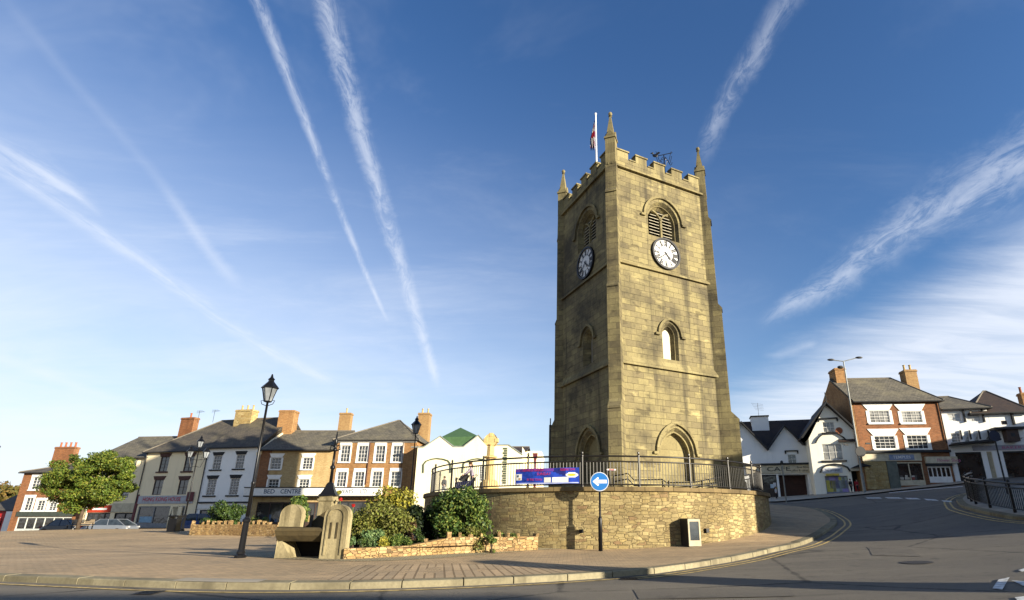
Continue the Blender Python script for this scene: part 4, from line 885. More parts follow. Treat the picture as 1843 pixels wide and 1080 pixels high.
# --- brown brick georgian house, hipped roof
BR = House('georgian_house', 'brown brick georgian house with a hipped slate roof and eight tall white sash windows', 'house', F, W+.02, F.hit(*q4_(655, 400))[0], .95, zrow(F, q4_, (300, 352)), 9, M_BRKB)
LF = (M_FRM, 'flat', .12, .34)
for (bl, tr) in (((130, 508), (187, 392)), ((252, 508), (308, 394)), ((372, 508), (430, 394)), ((492, 508), (549, 394)), ((105, 680), (160, 575)), ((228, 680), (281, 575)), ((350, 680), (406, 573)), ((476, 678), (538, 573))):
    wo = BR.window(q4_, bl, tr, 3, 4, w=.98, lintel=LF, sill=(M_FRM, .14, .1)); hh_ = BR.holes[-1]; BR.surround(hh_[0], hh_[1], hh_[2], hh_[3], .15, M_FRM, wo)
shop_window(BR, BR.s0+.5, BR.s0+5, .97, 3.4, 3, M_CAST); shop_window(BR, BR.s0+5.6, BR.s1-.4, .97, 3.4, 3, M_CAST)
BR.walls(); zr = zrow(F, q4_, (430, 228), -4.5); BR.board(BR.s0, BR.s1, BR.ze-.28, BR.ze-.02, M_FRM, 'cornice', .003, .16)
BR.gable_roof(zr, M_SLATE2, hipl=4.6, hipr=3.4)
BR.chimney(q4_(122, 0)[0], q4_(200, 0)[0], q4_(0, 165)[1], 6.5, BR.ze, M_BRKY, 1, M_YPOT); BR.chimney(q4_(668, 0)[0], q4_(745, 0)[0], q4_(0, 165)[1], 6.5, BR.ze-1, M_BRKY, 2, M_YPOT, thick=1.1)
BR.pipe(F.hit(*q4_(322, 500))[0], 5, BR.ze, M_LINR); BR.pipe(F.hit(*q4_(555, 500))[0], 5, BR.ze, M_LINR, .03)
# long white shop sign in front of both, with the dim shop below
sg0, sg1 = F.hit(*q3(28, 945))[0], F.hit(*q3(960, 945))[0]; zf0, zf1 = zrow(F, q3, (300, 974)), zrow(F, q3, (300, 922))
SB = thing('shop_canopy', 'long white signboard with dark letters spanning the buff and the brown brick house', 'shop sign', F.p(sg0, zf0, .1))
b = MB(); F.box(b, sg0, sg1, zf0, zf1, .12, .75); sb = b.build('signboard', M_FRM, SB); b = MB(); F.box(b, sg0-.05, sg1+.05, zf1+.002, zf1+.09, .1, .8); b.build('capping', M_CAST, SB); b = MB(); F.box(b, sg0, sg1, zf0-.12, zf0-.002, .2, .78); b.build('soffit', M_CAST, SB)
for t, a, c in (('BED', 135, 210), ('CENTRE', 250, 392), ('WAYS', 665, 755), ('LTD', 805, 850)):
    x0, x1 = F.hit(*q3(a, 945), .75)[0], F.hit(*q3(c, 945), .75)[0]
    tb = text_mesh(t, F.p(x0, zf0+.2, .75), F.D, (0, 0, 1), .42, x1-x0, .01, .012); tb.build('lettering', M_TXB, sb)
# --- pale market building with two gablets and a green roof between
F, W = two(q5(30, 700), 53.5, q5(1160, 700), 53.5)
hp = lambda x, y: F.hit(*q5(x, y))
MK = House('market_building', 'pale yellow hall with two gablets and a green pyramid roof between them', 'market hall', F, 0, hp(1150, 335)[0], 1.6, hp(100, 258)[1], 9, M_MARK)
out_ = [(0, 1.2), (MK.s1, 1.2)]+[hp(*c) for c in ((1152, 338), (1012, 240), (790, 240), (697, 138), (545, 256), (440, 256), (302, 148), (130, 262), (75, 262))]
out_[-1] = (0, out_[-1][1])
for bl, tr, n_c in (((205, 612), (255, 462), 3), ((698, 612), (762, 455), 3)): MK.window(q5, bl, tr, n_c, 6)
for cs in (((395, 522), (412, 500)), ((530, 522), (548, 498))): pass
MK.walls(outline=out_)
for c_ in ([(132, 525), (134, 440), (160, 408), (215, 388), (270, 382), (330, 388), (382, 405), (402, 432), (403, 525)], [(540, 525), (550, 432), (590, 404), (640, 390), (690, 384), (740, 390), (790, 408)]):
    a = MB(); F.sweep(a, [hp(*c) for c in c_][::-1], .11, .002, .08); a.build('arch_trim', plain('dark_green_trim', (.07, .09, .05), .6), MK.o)
gr = MB(); P = [F.p(*hp(*c), -.25) for c in ((440, 262), (300, 152))]+[F.p(*F.hit(*q5(512, 55), -5), -5)]+[F.p(*hp(*c), -.25) for c in ((697, 142), (545, 262))]
gr.prism(P, Vector((0, .15, .0))); gr.build('roof', M_GRN, MK.o)
mb_ = MB(); L = [hp(*c) for c in ((1152, 338), (1012, 240), (790, 240), (697, 138), (545, 256), (440, 256), (302, 148), (130, 262), (0, 262))]; L = [L[i] for i in range(len(L))]
F.sweep(mb_, L, .1, -.3, .06); mb_.build('parapet_coping', plain('grey_coping', (.22, .24, .22), .7), MK.o)
qn = MB()
for k in range(16):
    z = hp(985, 640)[1]+k*(hp(985, 262)[1]-hp(985, 640)[1])/16; s_ = hp(978, 450)[0]; F.box(qn, s_-(.28 if k % 2 else .18), s_+.12, z+.03, z+.2, .002, .05)
qn.build('quoin_strip', MATS['dark_green_trim'], MK.o)
F2, W2 = two(q5(990, 600), 57, q5(1345, 600), 57); h2 = lambda x, y: F2.hit(*q5(x, y))
CH = House('annex_house', 'small pale yellow annex with a brown tiled roof right of the gabletted hall', 'house', F2, 0, W2, 1.8, h2(1180, 300)[1], 6, M_MARK)
CH.walls(); CH.gable_roof(h2(1120, 232)[1]+.0, M_TILE, s1=h2(1200, 300)[0]-0)
# --- houses at the left end
F, W = two(q1(60, 1000), 61, q1(560, 985), 60.5); ze = zrow(F, q1, (300, 580)); sA = F.hit(*q1(100, 850))[0]
LH = House('corner_house', 'brown brick corner house with white window surrounds left of the leafy tree', 'house', F, sA-.2, W, .2, ze, 9, M_BRK)
for bl, tr in (((225, 700), (268, 612)), ((182, 845), (212, 755)), ((262, 845), (298, 775)), ((345, 845), (380, 790))):
    wo = LH.window(q1, bl, tr, 2, 4, w=.9, lintel=(M_FRM, 'flat', .2, .3), sill=(M_FRM, .2, .12)); hh_ = LH.holes[-1]; LH.surround(hh_[0], hh_[1], hh_[2], hh_[3], .2, M_FRM, wo)
zf0, zf1 = zrow(F, q1, (250, 885)), zrow(F, q1, (250, 852)); LH.board(LH.s0+.6, W-1.2, zf0, zf1, plain('dark_green_shop', (.05, .06, .05)))
shop_window(LH, LH.s0+.8, W-1.4, .25, zf0-.05, 6, plain('grey_white_posts', (.5, .52, .48))); LH.walls(); zr = F.hit(*q1(400, 500), -4.5)[1]; LH.gable_roof(zr, M_SLATE, hipl=4.5)
LH.chimney(q1(385, 0)[0], q1(520, 0)[0], q1(0, 402)[1], 5, ze, M_BRK, 4, M_RUST)
F, W = two(q1(540, 985), 59.6, q1(985, 950), 58.9); ze = zrow(F, q1, (900, 474))
LB = House('terraced_house', 'cream rendered house half hidden by the tree, with small shops and a red sign below', 'house', F, 0, W, .6, ze, 9, M_CREAM)
LB.window(q1, (880, 605), (932, 512), 2, 3, w=1.1, lintel=(plain('grey_lintel', (.25, .24, .22)), 'flare', .15, .35), sill=(MATS['grey_lintel'], .15, .12))
LB.window(q1, (700, 610), (752, 517), 2, 3, w=1.1, lintel=(MATS['grey_lintel'], 'flare', .15, .35)); LB.window(q1, (840, 760), (890, 660), 2, 3, w=1.1, lintel=(MATS['grey_lintel'], 'flare', .15, .35))
zf0, zf1 = zrow(F, q1, (700, 857)), zrow(F, q1, (700, 808)); a0, a1 = F.hit(*q1(560, 830))[0], F.hit(*q1(775, 830))[0]
LB.board(a0, a0+.9, zf0, zf1, M_FRM); b_ = LB.board(a0+.95, a1, zf0, zf1, plain('red_orange_sign', (.45, .05, .02))); LB.board(a0+1.5, a0+3.2, zf0+.25, zf0+.45, M_FRM, 'sign_lettering_bar', .092, .1)
LB.board(a1+.05, W-.9, zf0, zf1+.2, M_CRMB); LB.board(W-.6, W-.05, .7, zf1+.3, M_MARN, 'pilaster')
shop_window(LB, .4, a0+.3, .65, zf0-.05, 2, M_FRM); shop_window(LB, a0+.9, a1, .65, zf0-.05, 4, M_CAST); shop_window(LB, a1+.5, W-1.1, .65, zf0-.05, 2, M_CAST)
LB.walls(); zr = F.hit(*q1(1100, 342), -4.5)[1]; LB.gable_roof(zr, M_SLATE2)
F, W = two(q1(-150, 1010), 64, q1(82, 1005), 63); ze = zrow(F, q1, (60, 838))
RS = House('shop_building', 'low shop with a bright red frontage and a dark roof at the far left', 'shop', F, 0, W, -.1, ze, 6, M_REDP)
RS.window(q1, (-40, 1000), (5, 890), 1, 2, M_FRM); shop_window(RS, W-3.2, W-2.0, .0, ze-.9, 1, M_FRM); RS.walls(); RS.gable_roof(ze+1.9, M_SLATE); RS.board(W-1.0, W+.9, -.1, ze-.2, M_WREN, 'white_pier', .0, .5)

# --- right-hand row
F, W = two(q7(30, 1010), 52, q7(530, 995), 50.5); hp = lambda x, y, d=0: F.hit(*q7(x, y), d)
CF = House('gabled_shop', 'white twin-gabled building with a cream signboard over a dark shopfront', 'shop', F, -1.2, W, 3.0, hp(225, 690)[1], 9, M_WREN)
CF.window(q7, (357, 772), (405, 712), 2, 2, M_FRM, lintel=(M_LINK, 'hood', .22, .38))
zf0, zf1 = hp(300, 835)[1], hp(300, 782)[1]; bd_ = CF.board(hp(80, 800)[0], hp(505, 800)[0], zf0, zf1, M_CRMB, 'signboard', .003, .18)
x0, x1 = hp(215, 800)[0], hp(300, 800)[0]; CF.letters('CAFE', x0, zf0+.2, .40, x1-x0+.9, M_TXK, bd_, .18); x0, x1 = hp(365, 800)[0], hp(480, 800)[0]
for k, t in enumerate(('fine foods', 'coffee & cakes')): CF.letters(t, x0+(.6 if k == 0 else 0), zf0+(.44 if k == 0 else .14), .17, (x1-x0)*(1-.18*(1-k)), M_TXK, bd_, .18, name='small_lettering')
CF.board(CF.s0, hp(520, 830)[0], zf1+.002, zf1+.16, M_CAST, 'flashing', .003, .35)
sx = hp(290, 900)[0]; CF.opening(sx+.1, W-.4, 3.2, zf0-.12, 1.2, plain('brown_shutter', (.06, .028, .02)), 'recess'); shop_window(CF, hp(180, 900)[0]-1, sx-.1, 3.2, zf0-.12, 2, M_CAST)
for (a, b_, c, d, m_) in ((242, 930, 262, 905, plain('blue_white_poster', (.45, .55, .62))), (262, 925, 285, 895, plain('white_poster', (.6, .6, .6))), (275, 950, 288, 925, plain('yellow_poster', (.6, .5, .08)))):
    P0, P1 = hp(a, b_), hp(c, d); CF.board(P0[0], P1[0], P0[1], P1[1], m_, 'poster', -.12, -.11)
out_ = [(CF.s0, 2.6), (W, 2.6), (W, hp(450, 655)[1]), hp(450, 655), hp(330, 533), hp(222, 690), (hp(48, 510)[0], hp(48, 510)[1]), (hp(-90, 650)[0], hp(-90, 650)[1])]
out_[0] = (hp(-90, 650)[0], 2.6); CF.s0 = out_[0][0]; CF.walls(outline=out_)
for (a, ap, c) in (((222, 690), (330, 533), (450, 655)), ((-90, 650), (48, 510), (222, 690))):
    A_, P_, C_ = hp(*a), hp(*ap), hp(*c); b = MB(); t_ = .16
    for (u, v) in ((A_, P_), (P_, C_)):
        b.prism([F.p(u[0], u[1], .35), F.p(v[0], v[1], .35), F.p(v[0], v[1]+t_, .35), F.p(u[0], u[1]+t_, .35)], F.N*-6.5)
    b.build('gable_roof', M_TILE, CF.o); b = MB(); L = [C_, P_, A_]; F.sweep(b, L, .15, .36, .42); b.build('bargeboard', M_CAST, CF.o)
b = MB(); zr_ = F.hit(*q7(300, 492), -6)[1]; b.prism([F.p(CF.s0-1, CF.ze-.8, -2.0), F.p(CF.s0-1, zr_, -6), F.p(CF.s0-1, zr_-3, -10)], F.D*(hp(530, 470, -6)[0]-CF.s0+1.2)); b.build('main_roof', M_TILE, CF.o)
a0, a1 = F.hit(*q7(115, 470), -5), F.hit(*q7(225, 470), -5); b = MB(); F.box(b, a0[0], a1[0], a0[1]-3, a0[1], -6.3, -5); co_ = b.build('chimney', M_WREN, CF.o); b = MB(); F.box(b, a0[0]-.08, a1[0]+.08, a0[1]+.002, a0[1]+.12, -6.4, -4.9); b.build('chimney_cap', M_CAST, co_)
q = MB(); t0_ = F.p((a0[0]+a1[0])/2, a0[1], -5.6); q.tube([t0_, t0_+Vector((0, 0, 1.6))], .02, 4)
for k in range(5): q.tube([t0_+Vector((-.7+.1*k, 0, 1.6-.18*k)), t0_+Vector((.6, 0, 1.45-.16*k))], .012, 4)
q.build('tv_aerial', M_CAST, CF.o)
# pub-like gabled house
F, W = two(q7(537, 978), 48.6, q7(975, 948), 47.2); hp = lambda x, y, d=0: F.hit(*q7(x, y), d)
PB = House('gabled_house', 'off-white house with one tall pointed gable, black hood moulds and a red door', 'house', F, 0, W, 3.5, hp(445, 612)[1], 8, M_PUBW)
PB.window(q7, (583, 572), (652, 500), 3, 2, M_FRM, M_GLS2, lintel=(M_LINK, 'hood', .32, .36), sill=(M_LINK, .15, .14)); PB.window(q7, (586, 752), (700, 642), 3, 2, M_FRM, M_GLS2, lintel=(M_LINK, 'arc', .45, .9), sill=(M_LINK, .2, .16))
g0, g1 = hp(607, 965), hp(740, 850); PB.opening(g0[0], g1[0], 3.72, g1[1], .18, plain('lilac_posters', (.22, .23, .30)), 'shop_window')
P0, P1 = hp(580, 833), hp(702, 797); sb = PB.board(P0[0], P1[0], P0[1], P1[1], plain('pale_sign', (.5, .52, .56)), 'sign_panel', .003, .06)
PB.letters('THE GIFT SHOP', P0[0]+.2, (P0[1]+P1[1])/2-.1, .2, P1[0]-P0[0]-.4, M_TXB, sb, .06)
P0, P1 = hp(600, 852), hp(680, 838); PB.board(P0[0], P1[0], P0[1], P1[1], plain('yellow_strip', (.6, .45, .08)), 'awning_strip', .003, .3)
for k in range(6):
    P0 = hp(612+k*20, 955-22*(k % 2)); m_ = plain('poster_tint_%d' % (k % 3), ((.5, .45, .1), (.3, .25, .5), (.4, .45, .42))[k % 3]); PB.board(P0[0], P0[0]+.75, P0[1], P0[1]+1.0, m_, 'poster', -.177, -.165)
L = [hp(*c) for c in ((752, 825), (735, 800), (700, 785), (655, 780), (610, 785), (580, 802), (566, 832))]; b = MB(); F.sweep(b, L, .12, .002, .14); b.build('hood_mould', M_LINK, PB.o)
d0, d1 = hp(782, 950), hp(886, 815); PB.opening(d0[0], d1[0], 3.75, d1[1], .7, M_DARK, 'porch_recess'); b = MB(); F.box(b, d0[0]+.25, d1[0]-.9, 3.8, d1[1]-.9, -.65, -.6); b.build('red_door', M_REDP, PB.o); P0 = hp(815, 850); PB.board(P0[0], P0[0]+1.4, P0[1]-.1, P0[1]+.05, M_FRM, 'letter_sign', -.59, -.57)
b = MB(); A_, P_, C_ = hp(758, 802), hp(820, 778), hp(885, 792); b.prism([F.p(*A_, .75), F.p(*C_, .75), F.p(P_[0], P_[1]+.05, .75)], F.N*-.74); b.build('porch_roof', M_LINK, PB.o)
gs, gp, ge = hp(445, 612), hp(597, 386), hp(795, 572); out_ = [(0, 3.1), (W, 3.1), (W, hp(920, 622)[1]), (hp(812, 605)[0], hp(812, 605)[1]), ge, gp, (0, gs[1])]
PB.walls(outline=out_, sides=True); b = MB()
for (u, v) in ((gs, gp), (gp, (ge[0]+.1, ge[1]-.1))): b.prism([F.p(u[0]-.1, u[1], .4), F.p(v[0], v[1]+.02, .4), F.p(v[0], v[1]+.2, .4), F.p(u[0]-.1, u[1]+.18, .4)], F.N*-8)
b.build('gable_roof', M_TILE, PB.o); b = MB(); F.sweep(b, [(ge[0], ge[1]), gp, gs], .17, .41, .47); b.build('bargeboard', M_CAST, PB.o)
b = MB(); b.tube([F.p(gp[0], gp[1]+.1, .4), F.p(gp[0], gp[1]+1.0, .4)], [.06, .04], 6); b.build('finial', M_CAST, PB.o)
zt_ = F.hit(*q7(690, 425), -4)[1]; e1 = hp(925, 625); zl = hp(800, 640)[1]; b = MB(); b.prism([F.p(gp[0]+.6, e1[1], .3), F.p(gp[0]+.6, zt_, -4), F.p(gp[0]+.6, e1[1], -8.3)], F.D*(hp(922, 620)[0]+.15-gp[0]-.6))
b.build('side_roof', M_TILE, PB.o)
P0 = hp(684, 558); b = MB(); b.lathe([(.0, 0), (.3, .0), (.3, .06), (.0, .06)], (0, 0, 0), 14)
b.v = [F.p(P0[0], P0[1], .003)+F.D*p.x+Vector((0, 0, p.y))+F.N*p.z for p in b.v]; b.build('wall_plaque', M_RUST, PB.o)
# tall brick house
F, W = two(q8(100, 800), 47, q8(520, 780), 46.6); hp = lambda x, y, d=0: F.hit(*q8(x, y), d)
sl0 = F.hit(*q7(792, 372))[0]-.25; sr0 = hp(432, 300)[0]+.1; ze = hp(200, 272)[1]
BH = House('tall_brick_house', 'tall red brick house with four white flared window surrounds over two shopfronts', 'house', F, sl0, sr0, 4.0, ze, 8, M_BRK)
for bl, tr in (((35, 410), (118, 333)), ((228, 410), (316, 336)), ((68, 568), (152, 487)), ((265, 568), (350, 482))):
    up_ = bl[1] < 500; wo = BH.window(q8, bl, tr, 4, 4, M_FRM, M_GLS2 if up_ else M_GLS, w=1.75, lintel=(M_FRM, 'flare', .48, .62), sill=(M_FRM, .2, .13), depth=.06); hh_ = BH.holes[-1]; BH.surround(hh_[0], hh_[1], hh_[2], hh_[3], .24, M_FRM, wo)
zf0, zf1 = hp(200, 640)[1], hp(200, 592)[1]; BH.board(BH.s0+.0, hp(325, 600)[0], zf0, zf1, M_CRMB); P0, P1 = hp(135, 635), hp(280, 602); sb = BH.board(P0[0], P1[0], P0[1], P1[1], plain('blue_grey_sign', (.22, .26, .36)), 'shop_sign', .095, .13)
BH.letters('TEMPLES', P0[0]+.3, P0[1]+.12, .24, P1[0]-P0[0]-.6, M_FRM, sb, .13); BH.board(BH.s0, BH.s1, zf1+.02, zf1+.22, M_CAST, 'cornice', .003, .3)
g0, g1 = hp(195, 775), hp(335, 645); shop_window(BH, g0[0], g1[0], g0[1]-.2, g1[1], 2, M_CRMB); shop_stock(BH, g0[0]+.2, g1[0]-.2, g0[1]+.3, g1[1]-.6, 10, 7, ((.5, .45, .35), (.1, .09, .08), (.55, .5, .42), (.3, .08, .06)))
BH.board(BH.s0+.05, hp(120, 700)[0], 4.1, zf0-.02, M_BSTN, 'stone_pier', .003, .12); BH.board(hp(125, 700)[0], hp(190, 700)[0], 4.1, zf0-.02, plain('grey_green_shutter', (.13, .14, .11)), 'shutter', .003, .06)
g2, g3 = g1[0]+.35, BH.s1-.15; z2, z3 = hp(450, 690)[1], hp(450, 672)[1]; shop_window(BH, g2, g3, hp(450, 772)[1], z3, 5, M_FRM, riser=hp(450, 738)[1]-hp(450, 775)[1])
BH.board(g2-.1, g3+.1, z3+.02, hp(450, 655)[1]-.02, M_CAST, 'awning_box', .003, .2)
b_ = BH.board(g2-.1, g3+.6, hp(450, 655)[1], hp(450, 615)[1], M_CRMB, 'fascia', .003, .22); x0, x1 = hp(420, 640)[0], hp(560, 640)[0]; BH.letters('Flower Shop', x0, hp(450, 646)[1], .27, x1-x0, M_TXP, b_, .22)
BH.walls(ridge=None); zr = F.hit(*q8(150, 146), -4)[1]
# the tall gable end seen above the neighbour
ge_ = MB(); ge_.prism([F.p(BH.s0-.02, 3.6, -.01), F.p(BH.s0-.02, ze+.05, -.01), F.p(BH.s0-.02, zr-.05, -4), F.p(BH.s0-.02, ze+.05, -8), F.p(BH.s0-.02, 3.6, -8)], F.D*-.12); ge_.build('gable_end', M_BRKB, BH.o)
BH.gable_roof(zr, M_SLATE2, hipr=1.6); BH.chimney(q7(655, 0)[0], q7(722, 0)[0], q7(0, 152)[1], 3.2, ze, M_BRKB, 0, thick=1.5); BH.chimney(q8(228, 0)[0], q8(300, 0)[0], q8(0, 85)[1], 3.2, ze, M_BRKY, 2, M_YPOT, thick=1.)
BH.pipe(BH.s1-.08, 8, ze)
# white terrace at the right edge
F, W = two(q8(515, 560), 46.8, q8(985, 540), 45.5); hp = lambda x, y, d=0: F.hit(*q8(x, y), d); sm = hp(745, 400)[0]
for (nm_, lb, a, c, spec) in (('terraced_house', 'white rendered terraced house with thin dark downpipes directly right of the tall brick house', .0+BH.s1*0-.05, sm, 0), ('hipped_house', 'white rendered house with a hipped roof and a dark bay window at the right edge', sm+.02, hp(1010, 450)[0], 1)):
    ze = hp(600, 322)[1] if spec == 0 else hp(850, 342)[1]; s0_ = hp(447, 325)[0] if spec == 0 else a
    T_ = House(nm_, lb, 'house', F, s0_, c, 4.3, ze, 8, M_WREN)
    if spec == 0:
        for x in (525, 640): T_.window(q8, (x-12, 402), (x+28, 350), 2, 3, M_FRM, plain('white_blind', (.6, .6, .58)), w=1.1)
        for x in (545, 600, 655, 712): T_.window(q8, (x-8, 528), (x+22, 470), 2, 3, M_FRM, M_GLS2, w=1.0, sill=(plain('grey_lintel', (.25, .24, .22)), .1, .1))
        for x in (590, 705): T_.pipe(hp(x, 370)[0], hp(x, 405)[1], ze, M_CAST, .09)
        for x in (570, 625, 682, 738): T_.pipe(hp(x, 480)[0], hp(x, 510)[1], hp(x, 455)[1], M_CAST, .07)
        zr = F.hit(*q8(500, 258), -4)[1]
    else:
        T_.window(q8, (820, 420), (850, 395), 2, 2, M_FRMD); T_.pipe(hp(885, 390)[0], hp(885, 420)[1], ze, M_CAST, .12)
        P0, P1 = hp(835, 528), hp(890, 455); b = MB(); F.box(b, P0[0], P1[0], P0[1], P1[1], .003, .7); by = b.build('bay_window', M_FRMD, T_.o); b = MB(); F.box(b, P0[0]+.3, P1[0]-.3, P0[1]+.4, P1[1]-.3, .701, .71); b.build('pane', M_GLS, by)
        P2 = hp(940, 500); b = MB(); F.box(b, P1[0]+.02, P2[0], P0[1]+.3, P1[1]+.0, .003, .5); b.build('bay_panel', M_FRM, T_.o); b = MB(); F.box(b, P0[0]-.9, P2[0]+.1, P1[1]+.02, P1[1]+.2, .003, .9); b.build('bay_roof', M_CAST, T_.o)
        zr = F.hit(*q8(714, 226), -4)[1]
    zf0, zf1 = hp(800, 575)[1], hp(800, 545)[1]; x0 = T_.s0+.3; n_ = 4 if spec == 0 else 4
    shop_window(T_, T_.s0+.4, T_.s0+2.4, 4.5, zf0-.1, 1, M_CAST); shop_window(T_, T_.s0+2.8, T_.s1-.4, 4.5, zf0-.1, 3, M_CRMB); shop_stock(T_, T_.s0+3, T_.s1-.6, 5.2, zf0-.6, 5, 11+spec, ((.5, .5, .52), (.4, .36, .1), (.2, .24, .3)))
    if spec == 0:
        T_.board(hp(640, 560)[0], sm-.0, zf0, zf1, plain('grey_sign', (.35, .35, .38))); b = MB(); P = [F.p(hp(500, 555)[0], hp(500, 552)[1], .003), F.p(hp(500, 555)[0], hp(500, 552)[1], 1.6), F.p(sm, hp(640, 528)[1], 1.2), F.p(sm, hp(640, 528)[1], .003)]; b.prism(P, Vector((0, 0, .14))); b.build('canopy', M_CAST, T_.o)
    else:
        b_ = T_.board(T_.s0+.0, T_.s0+2.6, zf0, zf1, plain('grey_sign', (.35, .35, .38))); T_.letters('BAKERY', T_.s0+.4, zf0+.1, .22, 1.8, M_TXP, b_, .09); T_.board(T_.s0+2.7, T_.s1-.6, zf0, zf1, M_FRM)
    T_.walls(); (T_.gable_roof(zr, M_SLATE2, hipr=1.0) if spec == 0 else T_.gable_roof(zr, M_TILE, s0=sm-1.2, hipl=F.hit(*q8(714, 226), -4)[0]-sm+1.1, hipr=T_.s1-F.hit(*q8(714, 226), -4)[0]-.2))
    if spec: T_.chimney(q8(935, 0)[0], q8(965, 0)[0], q8(0, 225)[1], 3, ze, M_BRKB, 1)

# ---------------------------------------------------------------- vegetation
def leaf_cloud(name, mat, parent, clumps, n, size, seed=0, flat=1., up=.25, shell=.55):
    """many small leaf quads spread through a set of ellipsoid clumps (cx, cy, cz, rx, ry, rz)"""
    rg = np.random.default_rng(seed); cl = np.array(clumps, float); vol = np.cbrt(cl[:, 3]*cl[:, 4]*cl[:, 5])**2; pr = vol/vol.sum()
    k = rg.choice(len(cl), n, p=pr); d = rg.normal(size=(n, 3)); d /= np.linalg.norm(d, axis=1)[:, None]; r_ = (shell+(1-shell)*rg.random(n)**.6)*(1+.10*rg.normal(size=n))
    C0 = cl[k, :3]+d*cl[k, 3:]*r_[:, None]
    nn = d*.6+rg.normal(size=(n, 3))*.7; nn[:, 2] = nn[:, 2]*flat+up; nn /= np.linalg.norm(nn, axis=1)[:, None]
    a = np.cross(nn, rg.normal(size=(n, 3))); a /= np.linalg.norm(a, axis=1)[:, None]; b = np.cross(nn, a); s = size*(.6+.8*rg.random(n))[:, None]
    V = np.stack([C0-a*s*.5, C0+b*s*.32, C0+a*s*.6, C0-b*s*.32], 1).reshape(-1, 3); F = np.arange(4*n).reshape(n, 4)
    return fastmesh(name, V, F, mat, parent)
def clump_set(c, rad, n, r_lo, r_hi, seed, squash=.8, floor=None):
    rg = random.Random(seed); out_ = []
    while len(out_) < n:
        p = [rg.uniform(-1, 1) for _ in range(3)]
        if sum(x*x for x in p) > 1: continue
        rr = rg.uniform(r_lo, r_hi); q = [c[i]+p[i]*rad[i] for i in range(3)]
        if floor is not None: q[2] = max(q[2], floor+rr*squash*.6)
        out_.append((*q, rr, rr, rr*squash))
    return out_
L_TREE = leafmat('tree_leaves', [(.035, .06, .012), (.10, .16, .02), (.17, .22, .03), (.24, .22, .035)])
L_AUT = leafmat('autumn_leaves', [(.05, .06, .015), (.16, .12, .03), (.22, .12, .03), (.10, .13, .03)])
L_HEDGE = leafmat('laurel_leaves', [(.015, .04, .01), (.06, .11, .02), (.13, .18, .035), (.22, .24, .05)]); L_TOP = leafmat('clipped_leaves', [(.015, .035, .01), (.05, .09, .018), (.08, .11, .02)])
L_YEL = leafmat('yellow_leaves', [(.10, .11, .02), (.28, .26, .03), (.42, .36, .05)]); L_BRN = leafmat('bronze_leaves', [(.05, .06, .015), (.18, .17, .035), (.20, .24, .045), (.12, .10, .03)])
L_PALE = leafmat('pale_leaves', [(.04, .08, .03), (.12, .20, .07), (.22, .28, .10)]); L_DARK = leafmat('dark_leaves', [(.006, .012, .005), (.015, .03, .01), (.03, .045, .012)]); L_RED = leafmat('red_flower', [(.3, .01, .01), (.6, .03, .02)])
M_BARK = plain('bark', (.09, .065, .045), .9, var=.3, scale=6)
def tree(name, label, cat, P, H, crown_c, crown_r, ncl, rlo, rhi, nleaf, size, leaf, seed, squash=.8, trunk=.16, group=None, flat=1.):
    P = Vector(P); t = thing(name, label, cat, P, group); tm = MB(); rnd = random.Random(seed); top = P+Vector((crown_c[0], crown_c[1], crown_c[2]+crown_r[2]*.35))
    tm.tube([P-Vector((0, 0, .3)), P+Vector((.02, .03, (top.z-P.z)*.35)), P+Vector((crown_c[0]*.6, -.04, (top.z-P.z)*.65)), top], [trunk, trunk*.8, trunk*.55, trunk*.15], 8)
    tr = tm.build('trunk', M_BARK, t, smooth=True)
    cl = clump_set((P.x+crown_c[0], P.y+crown_c[1], P.z+crown_c[2]), crown_r, ncl, rlo, rhi, seed, squash)
    for k in range(7):
        q = cl[k % len(cl)]; a = P+Vector((crown_c[0]*.4, 0, (top.z-P.z)*rnd.uniform(.35, .7))); e = Vector(q[:3]); b = MB(); b.tube([a, (a+e)/2+Vector((0, 0, .15)), e], [trunk*.4, trunk*.22, .015], 5); b.build('branch', M_BARK, t)
    leaf_cloud('crown', leaf, t, cl, nleaf, size, seed, flat=flat); return t
a = aty(140, 948, 42); zb_ = gz(a.x, 42)+.12; s_ = 42/1001
tree('tree', 'broad low green and yellow tree in layers, in front of the cream and brick houses', 'tree', (a.x, 42, zb_), 6, (.1, 0, aty(143, 862, 42).z-zb_), (3.0, 2.1, 2.2), 110, .32, .85, 46000, .145, L_TREE, 3, squash=.6, trunk=.14, flat=1.6)
for i, (px, py, pyt, Y, rx, lab) in enumerate(((-18, 935, 862, 95, 5.2, 'tall brownish green tree behind the red shop, nearest the left edge'), (22, 925, 858, 100, 4.6, 'rounded autumn tree just left of the brown brick corner house'))):
    a = aty(px, 930, Y); z0_ = gz(a.x, Y); zt_ = aty(px, pyt, Y).z
    tree('autumn_tree', lab, 'tree', (a.x, Y, z0_), 8, (0, 0, (zt_-z0_)*.58), (rx*.75, 3, (zt_-z0_)*.34), 26, 1.0, 1.9, 5200, .5, L_AUT, 20+i, trunk=.3, group='autumn trees at the left edge')
